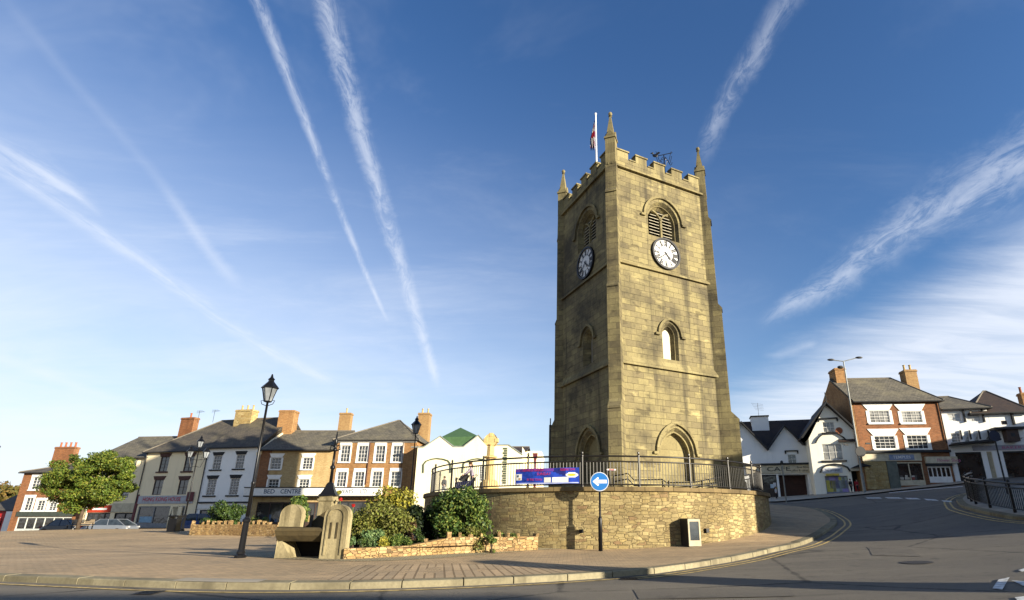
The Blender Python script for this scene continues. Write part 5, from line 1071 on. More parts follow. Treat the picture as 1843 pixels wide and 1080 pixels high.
# planting round the fountain
def shrub(name, label, px, py_base, py_top, wpx, Y, leaf, n, size, seed, ncl=12, squash=.8, dep=.6, zb=None, cat='shrub', shell=.5):
    a = aty(px, py_base, Y); z0_ = zb if zb is not None else gz(a.x, Y)+.1; z1_ = aty(px, py_top, Y).z; w_ = wpx/1001*Y/2; h_ = (z1_-z0_)/2
    t = thing(name, label, cat, (a.x, Y, z0_)); r_ = min(w_, h_)*.42
    cl = clump_set((a.x, Y, z0_+h_), (w_-r_*.8, dep, max(.05, h_-r_*.6)), ncl, r_*.7, r_*1.15, seed, squash, z0_)
    st = MB(); rnd = random.Random(seed)
    for k in range(min(6, ncl)): e = Vector(cl[k][:3]); st.tube([Vector((a.x+rnd.uniform(-.1, .1), Y, z0_-.1)), e], [.02, .008], 4)
    st.build('stem', M_BARK, t); leaf_cloud('foliage', leaf, t, cl, n, size, seed, shell=shell); return t
shrub('laurel_bush', 'large dense glossy green bush against the curved wall beneath the railing', 826, 968, 878, 146, 18.6, L_HEDGE, 13000, .10, 31, 34, dep=.5)
shrub('dark_bush', 'dark bush between the laurel and the bronze heather', 756, 978, 890, 62, 18.9, L_DARK, 6000, .10, 32, 18)  # leaf colours far darker than the neighbouring shrubs
shrub('yellow_shrub', 'bright yellow leaved shrub behind the bronze bush', 700, 955, 868, 104, 18.8, L_YEL, 6000, .09, 33, 18, dep=.5)
shrub('bronze_shrub', 'wide bronze green feathery shrub in the raised bed', 680, 970, 903, 138, 17.6, L_BRN, 14000, .07, 34, 34, dep=.6)
shrub('pale_shrub', 'small pale green leafy plant at the front of the raised bed', 670, 992, 944, 66, 16.6, L_PALE, 2200, .07, 35, 9, dep=.3)
shrub('low_shrub', 'low dark green cushion plant hanging over the left part of the bed wall', 718, 993, 950, 56, 16.8, L_HEDGE, 2400, .06, 36, 9, dep=.3)
shrub('low_shrub', 'tiny dark green plant growing over the right part of the bed wall', 884, 982, 957, 26, 18.0, L_HEDGE, 1200, .05, 37, 6, dep=.25)
shrub('bronze_shrub', 'reddish brown twiggy shrub beside the pointed dark gap in the bed', 734, 980, 920, 54, 17.9, leafmat('maroon_leaves', [(.05, .03, .02), (.14, .07, .04), (.2, .13, .05)]), 1800, .07, 38, 8)
shrub('yellow_shrub', 'slim yellow green seedling behind the right stone slab of the fountain', 603, 930, 868, 18, 17.6, L_YEL, 700, .08, 39, 6, dep=.2)
shrub('low_shrub', 'grey green plant at the foot of the right stone slab', 632, 992, 955, 26, 15.9, L_PALE, 900, .06, 40, 6, dep=.2)
for i, (px, pb, pt, w_, Y, lf_, lab) in enumerate(((640, 962, 930, 44, 17.2, L_HEDGE, 'green leafy plant behind the right stone slab of the trough'), (652, 985, 962, 30, 16.2, L_TOP, 'mid green bedding plant just right of the trough'), (694, 990, 962, 34, 16.5, L_YEL, 'yellowish bedding plant at the lip of the low bed wall'),
        (752, 975, 948, 36, 17.3, L_TOP, 'dark green bedding plant below the dark bush'), (905, 968, 948, 60, 19.0, L_HEDGE, 'straggly green plants at the right end of the raised bed'), (850, 972, 940, 50, 18.0, L_BRN, 'bronze tinted twigs at the foot of the laurel'))):
    shrub('bedding_plant', lab, px, pb, pt, w_, Y, lf_, 1300, .06, 60+i, 8, dep=.25, cat='plant', shell=.3)
for i, (px, py, lab) in enumerate(((613, 899, 'large round red flower head beside the stone slab'), (636, 910, 'small red flower head low in the bronze shrub'))):
    a = aty(px, py, 16.9); t = thing('red_flower', lab, 'flower', (a.x, 16.9, gz(a.x, 16.9)+.1)); b = MB(); b.tube([t.location, a], .012, 5); b.build('stem', L_HEDGE, t); leaf_cloud('bloom', L_RED, t, [(a.x, a.y, a.z, (.055-.01*i), .05, .045)], 160, .04, 50+i)
shrub('clipped_bush', 'dense dome shaped green bush behind the far planter wall', 398, 950, 900, 78, 33.8, L_TOP, 7000, .12, 41, 20, squash=.9, dep=.9)
shrub('palm_shrub', 'green spiky shrub between the lamp post and the fountain in the far bed', 532, 930, 884, 46, 31.5, L_HEDGE, 2600, .16, 42, 10)
shrub('flower_bed_plant', 'row of low green and red bedding plants on the far planter', 455, 950, 925, 70, 33.4, L_HEDGE, 1500, .1, 43, 10, dep=.3)
# planter walls of rough stones with upright stones on top
M_PLW = rubble('planter_rubble', ['94794e', 'a88c5e', '8a6e48', 'b2996e', '7c6244'], '605038', sc=(5.5, 11, 1), stain='6a4a28', amt=.35, bd=.05)
def planter(name, label, pts, grp, th=.3):                 # pts: (px, py_base, py_top, Y)
    P = []
    for px, pb, pt, Y in pts: a = aty(px, pb, Y); P.append((a.x, Y, gz(a.x, Y)+.05, aty(px, pt, Y).z))
    t = thing(name, label, 'wall', P[0][:3]); C = catmull([p[:2] for p in P], .35); n = len(C); u = np.linspace(0, 1, n); k = np.linspace(0, 1, len(P))
    zb = np.interp(u, k, [p[2] for p in P])-.15; zt = np.interp(u, k, [p[3] for p in P]); I = offset(C, -th) if offset(C, -th)[0][1] > C[0][1] else offset(C, th); b = MB()
    for i in range(n-1):
        A_, B_, c_, d_ = C[i], C[i+1], I[i+1], I[i]; b.quad((*A_, zb[i]), (*B_, zb[i+1]), (*B_, zt[i+1]), (*A_, zt[i])); b.quad((*A_, zt[i]), (*B_, zt[i+1]), (*c_, zt[i+1]), (*d_, zt[i]))
    b.quad((*I[0], zb[0]), (*C[0], zb[0]), (*C[0], zt[0]), (*I[0], zt[0])); b.quad((*C[-1], zb[-1]), (*I[-1], zb[-1]), (*I[-1], zt[-1]), (*C[-1], zt[-1]))
    wo = b.build('wall_face', M_PLW, t); return t, C, I, zt
t, C, I, zt = planter('planter_wall', 'low golden rubble wall of the raised bed running from the fountain to the curved wall', [(618, 1001, 988, 15.3), (680, 1000, 984, 15.9), (735, 999, 968, 16.5), (850, 996, 968, 17.9), (968, 989, 965, 19.35)], None)
def cocks(t, C, I, zt, gap, lo, hi, u0, seed, hgt):
    rnd = random.Random(seed); i = int(u0*len(C)); step = max(1, int(gap/.35))
    L = np.r_[0, np.cumsum(np.linalg.norm(np.diff(C, axis=0), axis=1))]; s = L[i]
    while s < L[-1]-.1:
        j = min(len(C)-1, int(np.searchsorted(L, s))); c = (C[j]+I[j])/2; b = MB(); w_ = rnd.uniform(lo, hi); h_ = hgt*rnd.uniform(.7, 1.25); b.box(Vector((*c, zt[j]+h_/2-.03)), (w_, .26, h_), rnd.uniform(-.3, .3)+.2)
        for q in range(4, 8): b.v[q] = b.v[q]+Vector((rnd.uniform(-.02, .02), rnd.uniform(-.03, .03), rnd.uniform(-.03, .02)))
        b.build('coping_stone', M_PLW, t, bevel=.015); s += gap*rnd.uniform(.8, 1.2)
cocks(t, C, I, zt, .36, .07, .13, .38, 4, .17)
t, C, I, zt = planter('planter_wall', 'low golden planter wall with a toothed top, beyond the near lamp post', [(340, 962, 944, 33), (400, 962, 944, 32.6), (497, 962, 944, 31.5)], None)
cocks(t, C, I, zt, .40, .12, .18, 0, 5, .22)
# soil in the raised bed
def soil(pts, z_of):
    b = MB(); P = [Vector((x, y, z_of(x, y))) for x, y in pts]; b.add(P, [tuple(range(len(P)))]); o = b.build('bed_soil', plain('soil', (.035, .025, .018), .95), None); o['kind'] = 'structure'
soil([(-6.3, 15.7), (-5, 16.2), (-3.6, 17.3), (-1.6, 19.2), (-2.6, 20.9), (-5, 22.5), (-7.5, 19.5)], lambda x, y: gz(x, y)+.36)

# ---------------------------------------------------------------- street furniture
M_LGL = glassmat('lantern_glass', (.24, .26, .28), .12)
def lantern(mb_f, glass, c, s=1.):
    c = Vector(c); mb_f.lathe([(.05*s, -.02*s), (.13*s, 0), (.13*s, .03*s)], c, 6, .3)
    for k in range(6):
        a = k*math.pi/3+.3; mb_f.tube([c+Vector((.12*s*math.cos(a), .12*s*math.sin(a), .02*s)), c+Vector((.245*s*math.cos(a), .245*s*math.sin(a), .50*s))], .014*s, 4)
    glass.lathe([(.115*s, .03*s), (.235*s, .5*s)], c, 6, .3)
    mb_f.lathe([(.29*s, .49*s), (.29*s, .52*s), (.17*s, .66*s), (.10*s, .74*s), (.09*s, .80*s), (.12*s, .82*s), (.05*s, .90*s), (.02*s, 1.02*s)], c, 6, .3)
def lamp_post(name, label, P, H, heads=1, group=None, az=.4):
    P = Vector(P); t = thing(name, label, 'street lamp', P, group); k = H/5.2
    b = MB(); b.lathe([(.155, 0), (.155, .07), (.11, .1), (.11, .16), (.085, .22), (.08, .95), (.105, .97), (.105, 1.03), (.06, 1.08), (.05, 1.12)], P, 8); b.build('base', M_BLK, t)
    b = MB(); b.lathe([(.052, 1.05), (.046, 2.0), (.055, 2.02), (.055, 2.08), (.04, 2.1), (.032, H-.95*k), (.06, H-.93*k), (.045, H-.86*k)], P, 10); b.tube([P+Vector((-.28, 0, H-1.25*k)), P+Vector((.28, 0, H-1.25*k))], .014, 5) if heads == 3 else None
    b.build('post', M_BLK, t, smooth=True)
    if heads == 1: hd = [P+Vector((0, 0, H-.98*k))]
    else: hd = [P+Vector((0, 0, H-.9*k))]+[P+Vector((sg*.48*math.cos(az), sg*.48*math.sin(az), H-1.45*k)) for sg in (-1, 1)]
    for i, c in enumerate(hd):
        sc = (.82 if heads == 1 else .66)*k; f = MB(); gl = MB(); lantern(f, gl, c, sc)
        for sg in (-1, 1): f.tube([P+Vector((0, 0, c.z-P.z-.12*k)), c+Vector((sg*.16*k, 0, -.06*k)), c+Vector((sg*.2*k, 0, .04*k)), c+Vector((sg*.13*k, 0, .05*k))], .011, 5)
        if i: f.tube([P+Vector((0, 0, H-1.9*k)), P+(c-P)*.6+Vector((0, 0, (H-1.95*k)-(c.z-P.z)*.6)), c], .02, 5)
        lo_ = f.build('lantern', M_BLK, t); gl.build('glass', M_LGL, lo_)
    return t
p = ground_px(432, 1004, .12); lt = aty(493, 665, p.y).z
lamp_post('lamp_post', 'tall black lantern lamp post standing alone in the paved foreground left of the fountain', p, lt-p.z)
a = aty(328, 952, 38); z0_ = gz(a.x, 38)+.12; lamp_post('lamp_post', 'distant black lamp post with three lanterns in front of the cream takeaway', (a.x, 38, z0_), aty(357, 776, 38).z-z0_, 3)
a = aty(737, 905, 34); z0_ = gz(a.x, 34)+.12; lamp_post('lamp_post', 'black lantern lamp post in front of the corner of the brown brick georgian house', (a.x, 34, z0_), aty(757, 743, 34).z-z0_, 1)
lamp_post('lamp_post', 'lamp post at the left edge of the picture, only its lantern tip in view', (aty(-60, 900, 24).x, 24, gz(-22, 24)+.12), aty(3, 757, 24).z-gz(-22, 24)-.12, 3, az=0)
# keep-left sign
p = ground_px(1081, 991, .12); Ys = p.y; p = Vector((aty(1081, 991, 19.05).x, 19.05, gz(1.05, 19.05)+.12)); Ys = 19.05; sg_ = thing('keep_left_sign', 'round blue sign with a white arrow pointing left on a black post', 'road sign', p)
b = MB(); b.lathe([(.07, 0), (.07, 1.05), (.055, 1.09), (.035, 1.13), (.035, aty(1081, 848, Ys).z-p.z)], p, 10); b.build('post', M_BLK, sg_, smooth=True)
c = aty(1081, 867, Ys); c = Vector((p.x, Ys-.07, c.z)); rd_ = .325
def discy(c, r_, y0, y1, n=36):
    b = MB(); A_ = [c+Vector((r_*math.cos(2*math.pi*k/n), y1, r_*math.sin(2*math.pi*k/n))) for k in range(n)]; B_ = [c+Vector((r_*math.cos(2*math.pi*k/n), y0, r_*math.sin(2*math.pi*k/n))) for k in range(n)]
    b.add(A_+B_, [tuple(range(n)), tuple(range(n, 2*n))[::-1]]+[(k, k+n, (k+1) % n+n, (k+1) % n) for k in range(n)]); return b
M_SIGNB = plain('sign_blue', (.02, .13, .38), .4, var=.03); M_SIGNG = plain('sign_grey_rim', (.5, .52, .55), .4)
ds = discy(c, rd_, 0, .02).build('rim', M_SIGNG, sg_); discy(c+Vector((0, -.004, 0)), rd_*.92, -.002, .004).build('blue_disc', M_SIGNB, ds)
b = MB(); aw = .055; P = [(-.24, 0), (-.06, .15), (-.02, .10), (-.10, aw), (.25, aw), (.25, -aw), (-.10, -aw), (-.02, -.10), (-.06, -.15)]; b.prism([c+Vector((x, -.008, z)) for x, z in P], (0, -.004, 0)); b.build('arrow', plain('sign_white', (.82, .82, .82), .4, var=.02), ds)
a = aty(1101, 846, 21.2); p2 = (a.x, 21.2, TZ); sg2 = thing('small_sign', 'small red and white sign plate on the terrace just behind the blue arrow sign', 'sign', p2); b = MB(); b.tube([Vector(p2), Vector((a.x-.16, 21.2, a.z))], .025, 6); b.build('post', M_BLK, sg2); b = MB(); b.box((a.x-.02, 21.18, a.z), (.38, .02, .08), .25); b.build('plate', plain('pale_plate', (.7, .62, .55)), sg2); b = MB(); b.box((a.x-.02, 21.166, a.z+.01), (.2, .006, .035), .25); b.build('red_stripe', M_REDP, sg2)
# cabinet, lamp and vent on the wall
Pw = wp_(21, WR+.02); zw = gz(*wp_(21, WR+.4))+.1; cbn = thing('display_cabinet', 'small dark cabinet with a white framed glass front standing against the curved wall', 'cabinet', (*wp_(21, WR+.2), zw)); an_ = R(21)
nrm = Vector((math.sin(an_), -math.cos(an_), 0)); tg = Vector((math.cos(an_), math.sin(an_), 0)); o0 = Vector((*Pw, zw)); b = MB(); b.frame_box(o0-tg*.28, tg*.46, nrm*.50, Vector((0, 0, .95))); bo_ = b.build('housing', plain('dark_brown_box', (.03, .025, .02)), cbn)
b = MB(); F_ = Face((o0+nrm*.502-tg*.30).xy, D=tg); 
for q in ((0, .06, .03, .93), (.44, .50, .03, .93), (.06, .44, .85, .93), (.06, .44, .03, .22)): F_.box(b, q[0], q[1], zw+q[2], zw+q[3], 0, .03)
b.build('frame', plain('cream_frame', (.36, .32, .22)), cbn); b = MB(); F_.box(b, .06, .44, zw+.22, zw+.85, 0, .012); b.build('glass_panel', glassmat('dark_panel', (.03, .04, .05)), cbn)
def on_wall(px, py, off=.0):
    r_ = ray(px, py); k = 10.
    while k < 40 and math.hypot(r_.x*k-WCX, r_.y*k-WCY) > WR+off: k += .01
    return r_*k+Vector((0, 0, EYE))
c = on_wall(1272, 955, .04); vt = thing('wall_vent', 'small square black vent low on the sunlit curved wall right of the cabinet', 'vent', c); b = MB(); b.box(c, (.15, .1, .15), .5); b.build('grille', M_BLK, vt); b = MB(); b.box(c+Vector((.01, -.05, .0)), (.11, .03, .11), .5); b.build('cover', M_CAST, vt)
c = on_wall(1046, 956, .1); vt = thing('wall_light', 'small black floodlight on the curved wall behind the blue arrow sign', 'wall light', c); b = MB(); b.box(c, (.14, .12, .12), .2); b.build('housing', M_BLK, vt); b = MB(); b.box(c+Vector((0, .12, .02)), (.04, .16, .04)); b.build('bracket', M_BLK, vt)
# banner tied to the railing
def ring_at(px):                                 # angle on the railing circle seen at column px
    best = min(np.arange(-70, 70, .05), key=lambda t: abs(PCX+1001*wp_(t, RR+.06)[0]/wp_(t, RR+.06)[1]-px)); return float(best)
tb0, tb1 = ring_at(925), ring_at(1043); bn = thing('banner', 'blue and red advertising banner with white panels tied to the terrace railing', 'banner', (*wp_((tb0+tb1)/2, RR+.06), RZ+.12)); BH0, BH1 = RZ+.13, RZ+.70
def bpt(u, v, d=.0): t = tb0+(tb1-tb0)*u; sag = -.035*math.sin(math.pi*u)*(1-v)*0+.006*math.sin(u*9); rip = .006*math.sin(u*23+v*3); w_ = wp_(t, RR+.055+rip+d); return Vector((w_[0], w_[1], BH0+(BH1-BH0)*v+sag))
def bpatch(name, u0, u1, v0, v1, mat, d, par, n=None, shape=None):
    b = MB(); nu, nv = n or max(4, int((u1-u0)*40)), 6
    for i in range(nu):
        for j in range(nv):
            ua, ub, va, vb_ = u0+(u1-u0)*i/nu, u0+(u1-u0)*(i+1)/nu, v0+(v1-v0)*j/nv, v0+(v1-v0)*(j+1)/nv
            if shape and not shape((ua+ub)/2, (va+vb_)/2): continue
            b.quad(bpt(ua, va, d), bpt(ub, va, d), bpt(ub, vb_, d), bpt(ua, vb_, d))
    return b.build(name, mat, par, smooth=True)
sh = bpatch('cloth', 0, 1, 0, 1, plain('banner_blue', (.02, .06, .42), .6, var=.25, scale=4), 0, bn)
bpatch('purple_band', 0, .62, .80, .995, plain('banner_purple', (.12, .04, .28), .6), .004, sh); bpatch('logo_panel', .015, .11, .26, .66, M_FRM, .004, sh); bpatch('white_panel', .47, .575, .10, .42, M_FRM, .004, sh); bpatch('white_panel', .595, .84, .10, .42, M_FRM, .004, sh); bpatch('white_strip', .02, .99, .02, .085, plain('banner_pale', (.45, .5, .75)), .004, sh)
bpatch('yellow_oval', .80, .985, .38, .70, M_FRM, .006, sh, n=24, shape=lambda u, v: ((u-.892)/.092)**2+((v-.54)/.16)**2 < 1); bpatch('yellow_logo', .83, .95, .46, .62, plain('banner_yellow', (.55, .42, .03)), .009, sh, n=16, shape=lambda u, v: ((u-.89)/.06)**2+((v-.54)/.08)**2 < 1)
bpatch('logo_mark', .03, .06, .46, .6, M_TXB, .008, sh); bpatch('logo_mark', .06, .09, .30, .40, plain('banner_orange', (.5, .25, .05)), .008, sh); bpatch('purple_swoosh', .50, .80, .5, .98, plain('banner_navy', (.015, .02, .16)), .003, sh, n=30, shape=lambda u, v: v > 1.0-(u-.48)*1.7+.0 and v < 1.22-(u-.48)*.9)
for t, u, v, hh, w_ in (('FESTIVAL OF TRANSPORT', .13, .82, .085, .34), ('SUNDAY', .36, .56, .10, .22), ('IN THE TOWN', .20, .22, .08, .24), ('COLEFORD TOWN', .72, .82, .08, .22)):
    P_ = bpt(u, v, .012); Q_ = bpt(u+w_, v, .012); tb = text_mesh(t, P_, Q_-P_, (0, 0, 1), hh, (Q_-P_).length, .02, .012); tb.build('lettering', plain('banner_red', (.45, .03, .10)), sh)
# drinking-trough fountain between two round-headed slabs
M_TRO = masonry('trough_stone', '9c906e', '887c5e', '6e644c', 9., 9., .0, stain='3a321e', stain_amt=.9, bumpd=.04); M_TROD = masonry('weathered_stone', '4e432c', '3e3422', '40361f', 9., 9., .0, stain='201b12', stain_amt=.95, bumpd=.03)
p = ground_px(550, 1006, .12); FY = p.y; zf_ = p.z; ft_ = thing('drinking_trough', 'old stone drinking trough with a bowl between two round-headed slabs', 'stone trough', p)
def slab(px0, px1, pyt, y0, y1, zlo, panel, lean=.0):
    a0, a1 = aty(px0, 970, y0).x, aty(px1, 970, y0).x; cx2, w_ = (a0+a1)/2, (a1-a0)/2; zt_ = aty((px0+px1)/2, pyt, y0).z; n = 14; b = MB()
    pr = [(-w_, zlo), (w_, zlo)]+[(w_*math.cos(math.pi*k/n), zt_-w_+w_*math.sin(math.pi*k/n)) for k in range(n+1)]
    b.prism([Vector((cx2+x, y0, z)) for x, z in pr], (0, y1-y0, 0)); o = b.build('slab', M_TRO, ft_, bevel=.045)
    if panel:
        b = MB(); w2 = w_*.62; pr = [(-w2, zlo+.12), (-w2+.035, zlo+.12)]; F_ = Face((cx2, y0), 0); L = [(w2, zlo+.15)]+[(w2*math.cos(math.pi*k/n), zt_-w_+w2*math.sin(math.pi*k/n)) for k in range(n+1)]+[(-w2, zlo+.15)]
        F_.sweep(b, L, .035, .001, .03); b.build('raised_border', M_TRO, o)
        for x in (-.11, .06): b = MB(); b.box((cx2+x, y0-.012, (zlo+zt_)/2+.05), (.04, .02, .42)); b.build('carved_line', M_TROD, o)
slab(498, 536, 908, FY+.35, FY+.62, zf_+.45, False); slab(579, 622, 908, FY+.0, FY+.3, zf_-.05, True)
xl, xr = aty(490, 990, FY).x, aty(583, 990, FY).x; zl_ = lambda y: aty(540, y, FY).z
b = MB(); prof = [(.12, zl_(975)), (.06, zl_(971)), (-.04, zl_(964)), (-.10, zl_(955)), (-.09, zl_(951)), (.0, zl_(949)), (.10, zl_(958)), (.25, zl_(966)), (.62, zl_(966)), (.75, zl_(950)), (.95, zl_(950)), (.95, zl_(975))]
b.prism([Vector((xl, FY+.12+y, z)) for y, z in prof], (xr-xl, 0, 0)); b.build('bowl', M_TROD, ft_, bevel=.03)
b = MB(); b.box(((xl+xr)/2, FY+1.0, (zf_+zl_(975))/2-.0), (xr-xl, .15, zl_(975)-zf_)); b.build('cavity_shade', M_DARK, ft_)  # black panel stands for the shade under the bowl
b = MB(); b.prism([Vector((xl, FY+.2, zf_-.05)), Vector((xl+.42, FY+.2, zf_-.05)), Vector((xl+.12, FY+.2, zl_(975)-.005)), Vector((xl-.0, FY+.2, zl_(975)-.005))], (0, .7, 0)); b.build('leg', M_TRO, ft_, bevel=.02)
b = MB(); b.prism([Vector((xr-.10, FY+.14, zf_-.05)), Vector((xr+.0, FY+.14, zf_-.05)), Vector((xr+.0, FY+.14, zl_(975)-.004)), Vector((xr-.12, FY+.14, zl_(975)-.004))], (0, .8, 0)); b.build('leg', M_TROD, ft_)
b = MB(); b.prism([Vector((xl+.35, FY+.9, zl_(952))), Vector((xr+.1, FY+.9, zl_(952))), Vector((xr+.05, FY+1.0, zl_(922))), Vector((xl+.95, FY+1.0, zl_(917))), Vector((xl+.75, FY+1.0, zl_(925)))], (0, .25, 0)); b.build('back_gable', M_TROD, ft_, bevel=.02)
b = MB(); a = aty(562, 930, FY+.8); b.tube([Vector((a.x, FY+.75, zl_(953))), Vector((a.x, FY+.75, zl_(915)))], .045, 8); b.tube([Vector((a.x, FY+.75, zl_(920))), Vector((a.x, FY+.55, zl_(920))), Vector((a.x, FY+.53, zl_(924)))], .02, 6); b.build('water_pipe', M_CAST, ft_)
# stone pedestal with iron standard
Yp = 17.1; a = aty(580, 960, Yp); z0_ = gz(a.x, Yp)+.1; zz = lambda y: aty(583, y, Yp).z
pd_ = thing('lamp_pedestal', 'stone pillar with a flared black iron cap and ornamental iron column behind the trough', 'monument', (a.x, Yp, z0_)); x_ = a.x+.05
b = MB(); b.box((x_, Yp, (z0_+zz(893))/2), (.42, .42, zz(893)-z0_)); b.box((x_, Yp, zz(900)), (.50, .50, .08)); b.build('pillar', M_TRO, pd_, bevel=.02)
b = MB(); b.lathe([(.36, zz(893)), (.36, zz(891)), (.30, zz(889)), (.20, zz(880)), (.13, zz(871)), (.07, zz(868))], (x_, Yp, 0), 4, math.pi/4+.2); b.build('flared_cap', M_BLK, pd_)
b = MB(); b.lathe([(.05, zz(869)), (.045, zz(845)), (.08, zz(843)), (.08, zz(840)), (.04, zz(837)), (.035, zz(812)), (.09, zz(811)), (.06, zz(808)), (.04, zz(806)), (.04, zz(800)), (.07, zz(797)), (.03, zz(790)), (.012, zz(777))], (x_, Yp, 0), 10); b.build('iron_column', M_BLK, pd_, smooth=True)
for sg in (-1, 1): b = MB(); b.tube([Vector((x_, Yp, zz(812))), Vector((x_+sg*.16, Yp, zz(809))), Vector((x_+sg*.14, Yp, zz(801))), Vector((x_+sg*.05, Yp, zz(803)))], .022, 6); b.build('scroll', M_BLK, pd_)
# market cross on the terrace
M_X = masonry('cross_stone', 'cdb27a', 'b99d66', '8a7748', 9., 9., .0, stain='7a6238', stain_amt=.4, bumpd=.02); Yc = 26.5; a = aty(880, 880, Yc); x_ = a.x; zc_ = lambda y: aty(880, y, Yc).z
cr = thing('stone_cross', 'pale stone market cross with a rounded carved head on a tapering shaft', 'stone cross', (x_, Yc, TZ)); b = MB(); b.lathe([(.75, TZ), (.75, TZ+.3), (.5, TZ+.32), (.42, zc_(868)), (.3, zc_(864))], (x_, Yc, 0), 8); b.build('base', M_X, cr)
b = MB(); b.lathe([(.22, zc_(866)), (.20, zc_(826)), (.34, zc_(824)), (.34, zc_(822)), (.18, zc_(820)), (.17, zc_(803)), (.22, zc_(801))], (x_, Yc, 0), 8); b.build('shaft', M_X, cr)
b = MB(); c = Vector((x_, Yc, zc_(793))); n = 16; b.prism([c+Vector((.33*math.cos(2*math.pi*k/n), -.11, .33*math.sin(2*math.pi*k/n))) for k in range(n)], (0, .22, 0))
for dx_, dz_ in ((1, 0), (-1, 0), (0, 1), (0, -1)): b.frame_box(c+Vector((dx_*.27-.1-.03*abs(dx_)*0, -.13, dz_*.27-.1)), (.2, 0, 0), (0, .26, 0), (0, 0, .2))
b.build('head', M_X, cr, bevel=.03)
# poles
a = aty(989, 900, 37); pl_ = thing('pole', 'dark slender pole with a paler mast beside it, just left of the tower', 'pole', (a.x, 37, gz(a.x, 37))); b = MB(); b.tube([pl_.location, Vector((a.x, 37, aty(989, 765, 37).z))], .09, 8); b.tube([Vector((a.x, 37, aty(989, 765, 37).z)), Vector((a.x, 37, aty(989, 753, 37).z))], .04, 6); b.build('post', M_CAST, pl_); b = MB(); b.tube([pl_.location+Vector((.28, 0, 0)), Vector((a.x+.28, 37, aty(995, 770, 37).z))], .045, 6); b.build('mast', M_WHITE, pl_)
a = aty(962, 880, 40); bl_ = thing('bollard_light', 'short brown tapered post with a square head right of the stone cross', 'post', (a.x, 40, gz(a.x, 40))); b = MB(); b.tube([bl_.location, Vector((a.x, 40, aty(962, 828, 40).z))], .1, 6); b.build('post', M_MARN, bl_); b = MB(); b.lathe([(.12, aty(962, 829, 40).z), (.24, aty(962, 819, 40).z), (.26, aty(962, 816, 40).z)], (a.x, 40, 0), 4, math.pi/4); b.build('head', M_MARN, bl_)
M_GALV = plain('galvanised_steel', (.20, .21, .20), .5, .3)
p = ground_px(1556, 884, .1); p = Vector((aty(1556, 884, 44).x, 44, gz(aty(1556, 884, 44).x, 44))); zt_ = aty(1518, 650, 44).z
sl2 = thing('street_light', 'tall grey steel street light with two arms outside the gabled white house', 'street light', p); b = MB(); b.tube([p, p+Vector((0, 0, 1.6)), p+Vector((0, 0, 1.62)), Vector((p.x, 44, zt_))], [.12, .12, .08, .05], 8); b.build('column', M_GALV, sl2)
for dx_, dz_ in ((-.95, .1), (1.25, .3)):
    e = Vector((p.x+dx_, 44, zt_+dz_)); b = MB(); b.tube([Vector((p.x, 44, zt_-.02)), e], .04, 6); ao = b.build('arm', M_GALV, sl2); b = MB(); b.ball(e+Vector((dx_*.12, 0, .02)), .3, 10, (1.1, .5, .32)); b.build('lamp_head', M_CAST, ao)
b = MB(); b.ball(Vector((p.x-.35, 44, zt_-.55)), .3, 10, (.9, .6, .5)); b.build('camera_housing', M_CAST, sl2)
zb_ = aty(1545, 813, 44).z; b = discy(Vector((p.x+.16, 43.9, zb_)), .42, 0, .05); b.build('round_sign', M_CAST, sl2); b = MB(); b.box((p.x-.95, 43.9, zb_+.55), (.35, .1, .12)); b.build('spotlight', M_CAST, sl2); b = MB(); b.box((p.x+.85, 43.9, zb_+.65), (.4, .1, .12)); b.build('spotlight', M_CAST, sl2)
p = Vector((aty(1415, 901, 38).x, 38, gz(aty(1415, 901, 38).x, 38))); sp_ = thing('sign_post', 'thin pale grey post with a dark cap in front of the cream signboard', 'post', p); b = MB(); b.tube([p, Vector((p.x, 38, aty(1404, 835, 38).z))], .05, 8); b.build('post', M_GALV, sp_); b = MB(); b.ball(Vector((p.x, 38, aty(1404, 833, 38).z)), .12, 8, (1, 1, 1.4)); b.build('cap', M_CAST, sp_)
# sign seen from behind at right, on the island
p = Vector((aty(1812, 880, 29).x, 29, gz(aty(1812, 880, 29).x, 29)+.1)); rs_ = thing('round_sign', 'dark back of a round road sign on a slim post above the island railing', 'road sign', p); b = MB(); b.tube([p, Vector((p.x, 29, aty(1793, 780, 29).z))], .04, 8); b.build('post', M_CAST, rs_); b = discy(Vector((p.x, 28.93, aty(1793, 785, 29).z)), .30, 0, .02); b.build('disc', plain('sign_back', (.025, .03, .05), .5), rs_)
# two-bar litter bin
p = Vector((aty(311, 958, 36).x, 36, gz(aty(311, 958, 36).x, 36)+.12)); lb = thing('litter_bin', 'black litter bin beside the distant three-lantern lamp post', 'litter bin', p); b = MB(); b.box(p+Vector((0, 0, .45)), (.55, .5, .8)); b.build('body', M_BLK, lb, bevel=.03); b = MB(); b.box(p+Vector((0, 0, 1.0)), (.62, .56, .1)); b.box(p+Vector((-.24, 0, .9)), (.06, .4, .14)); b.box(p+Vector((.24, 0, .9)), (.06, .4, .14)); b.build('hood', M_BLK, lb, bevel=.02)
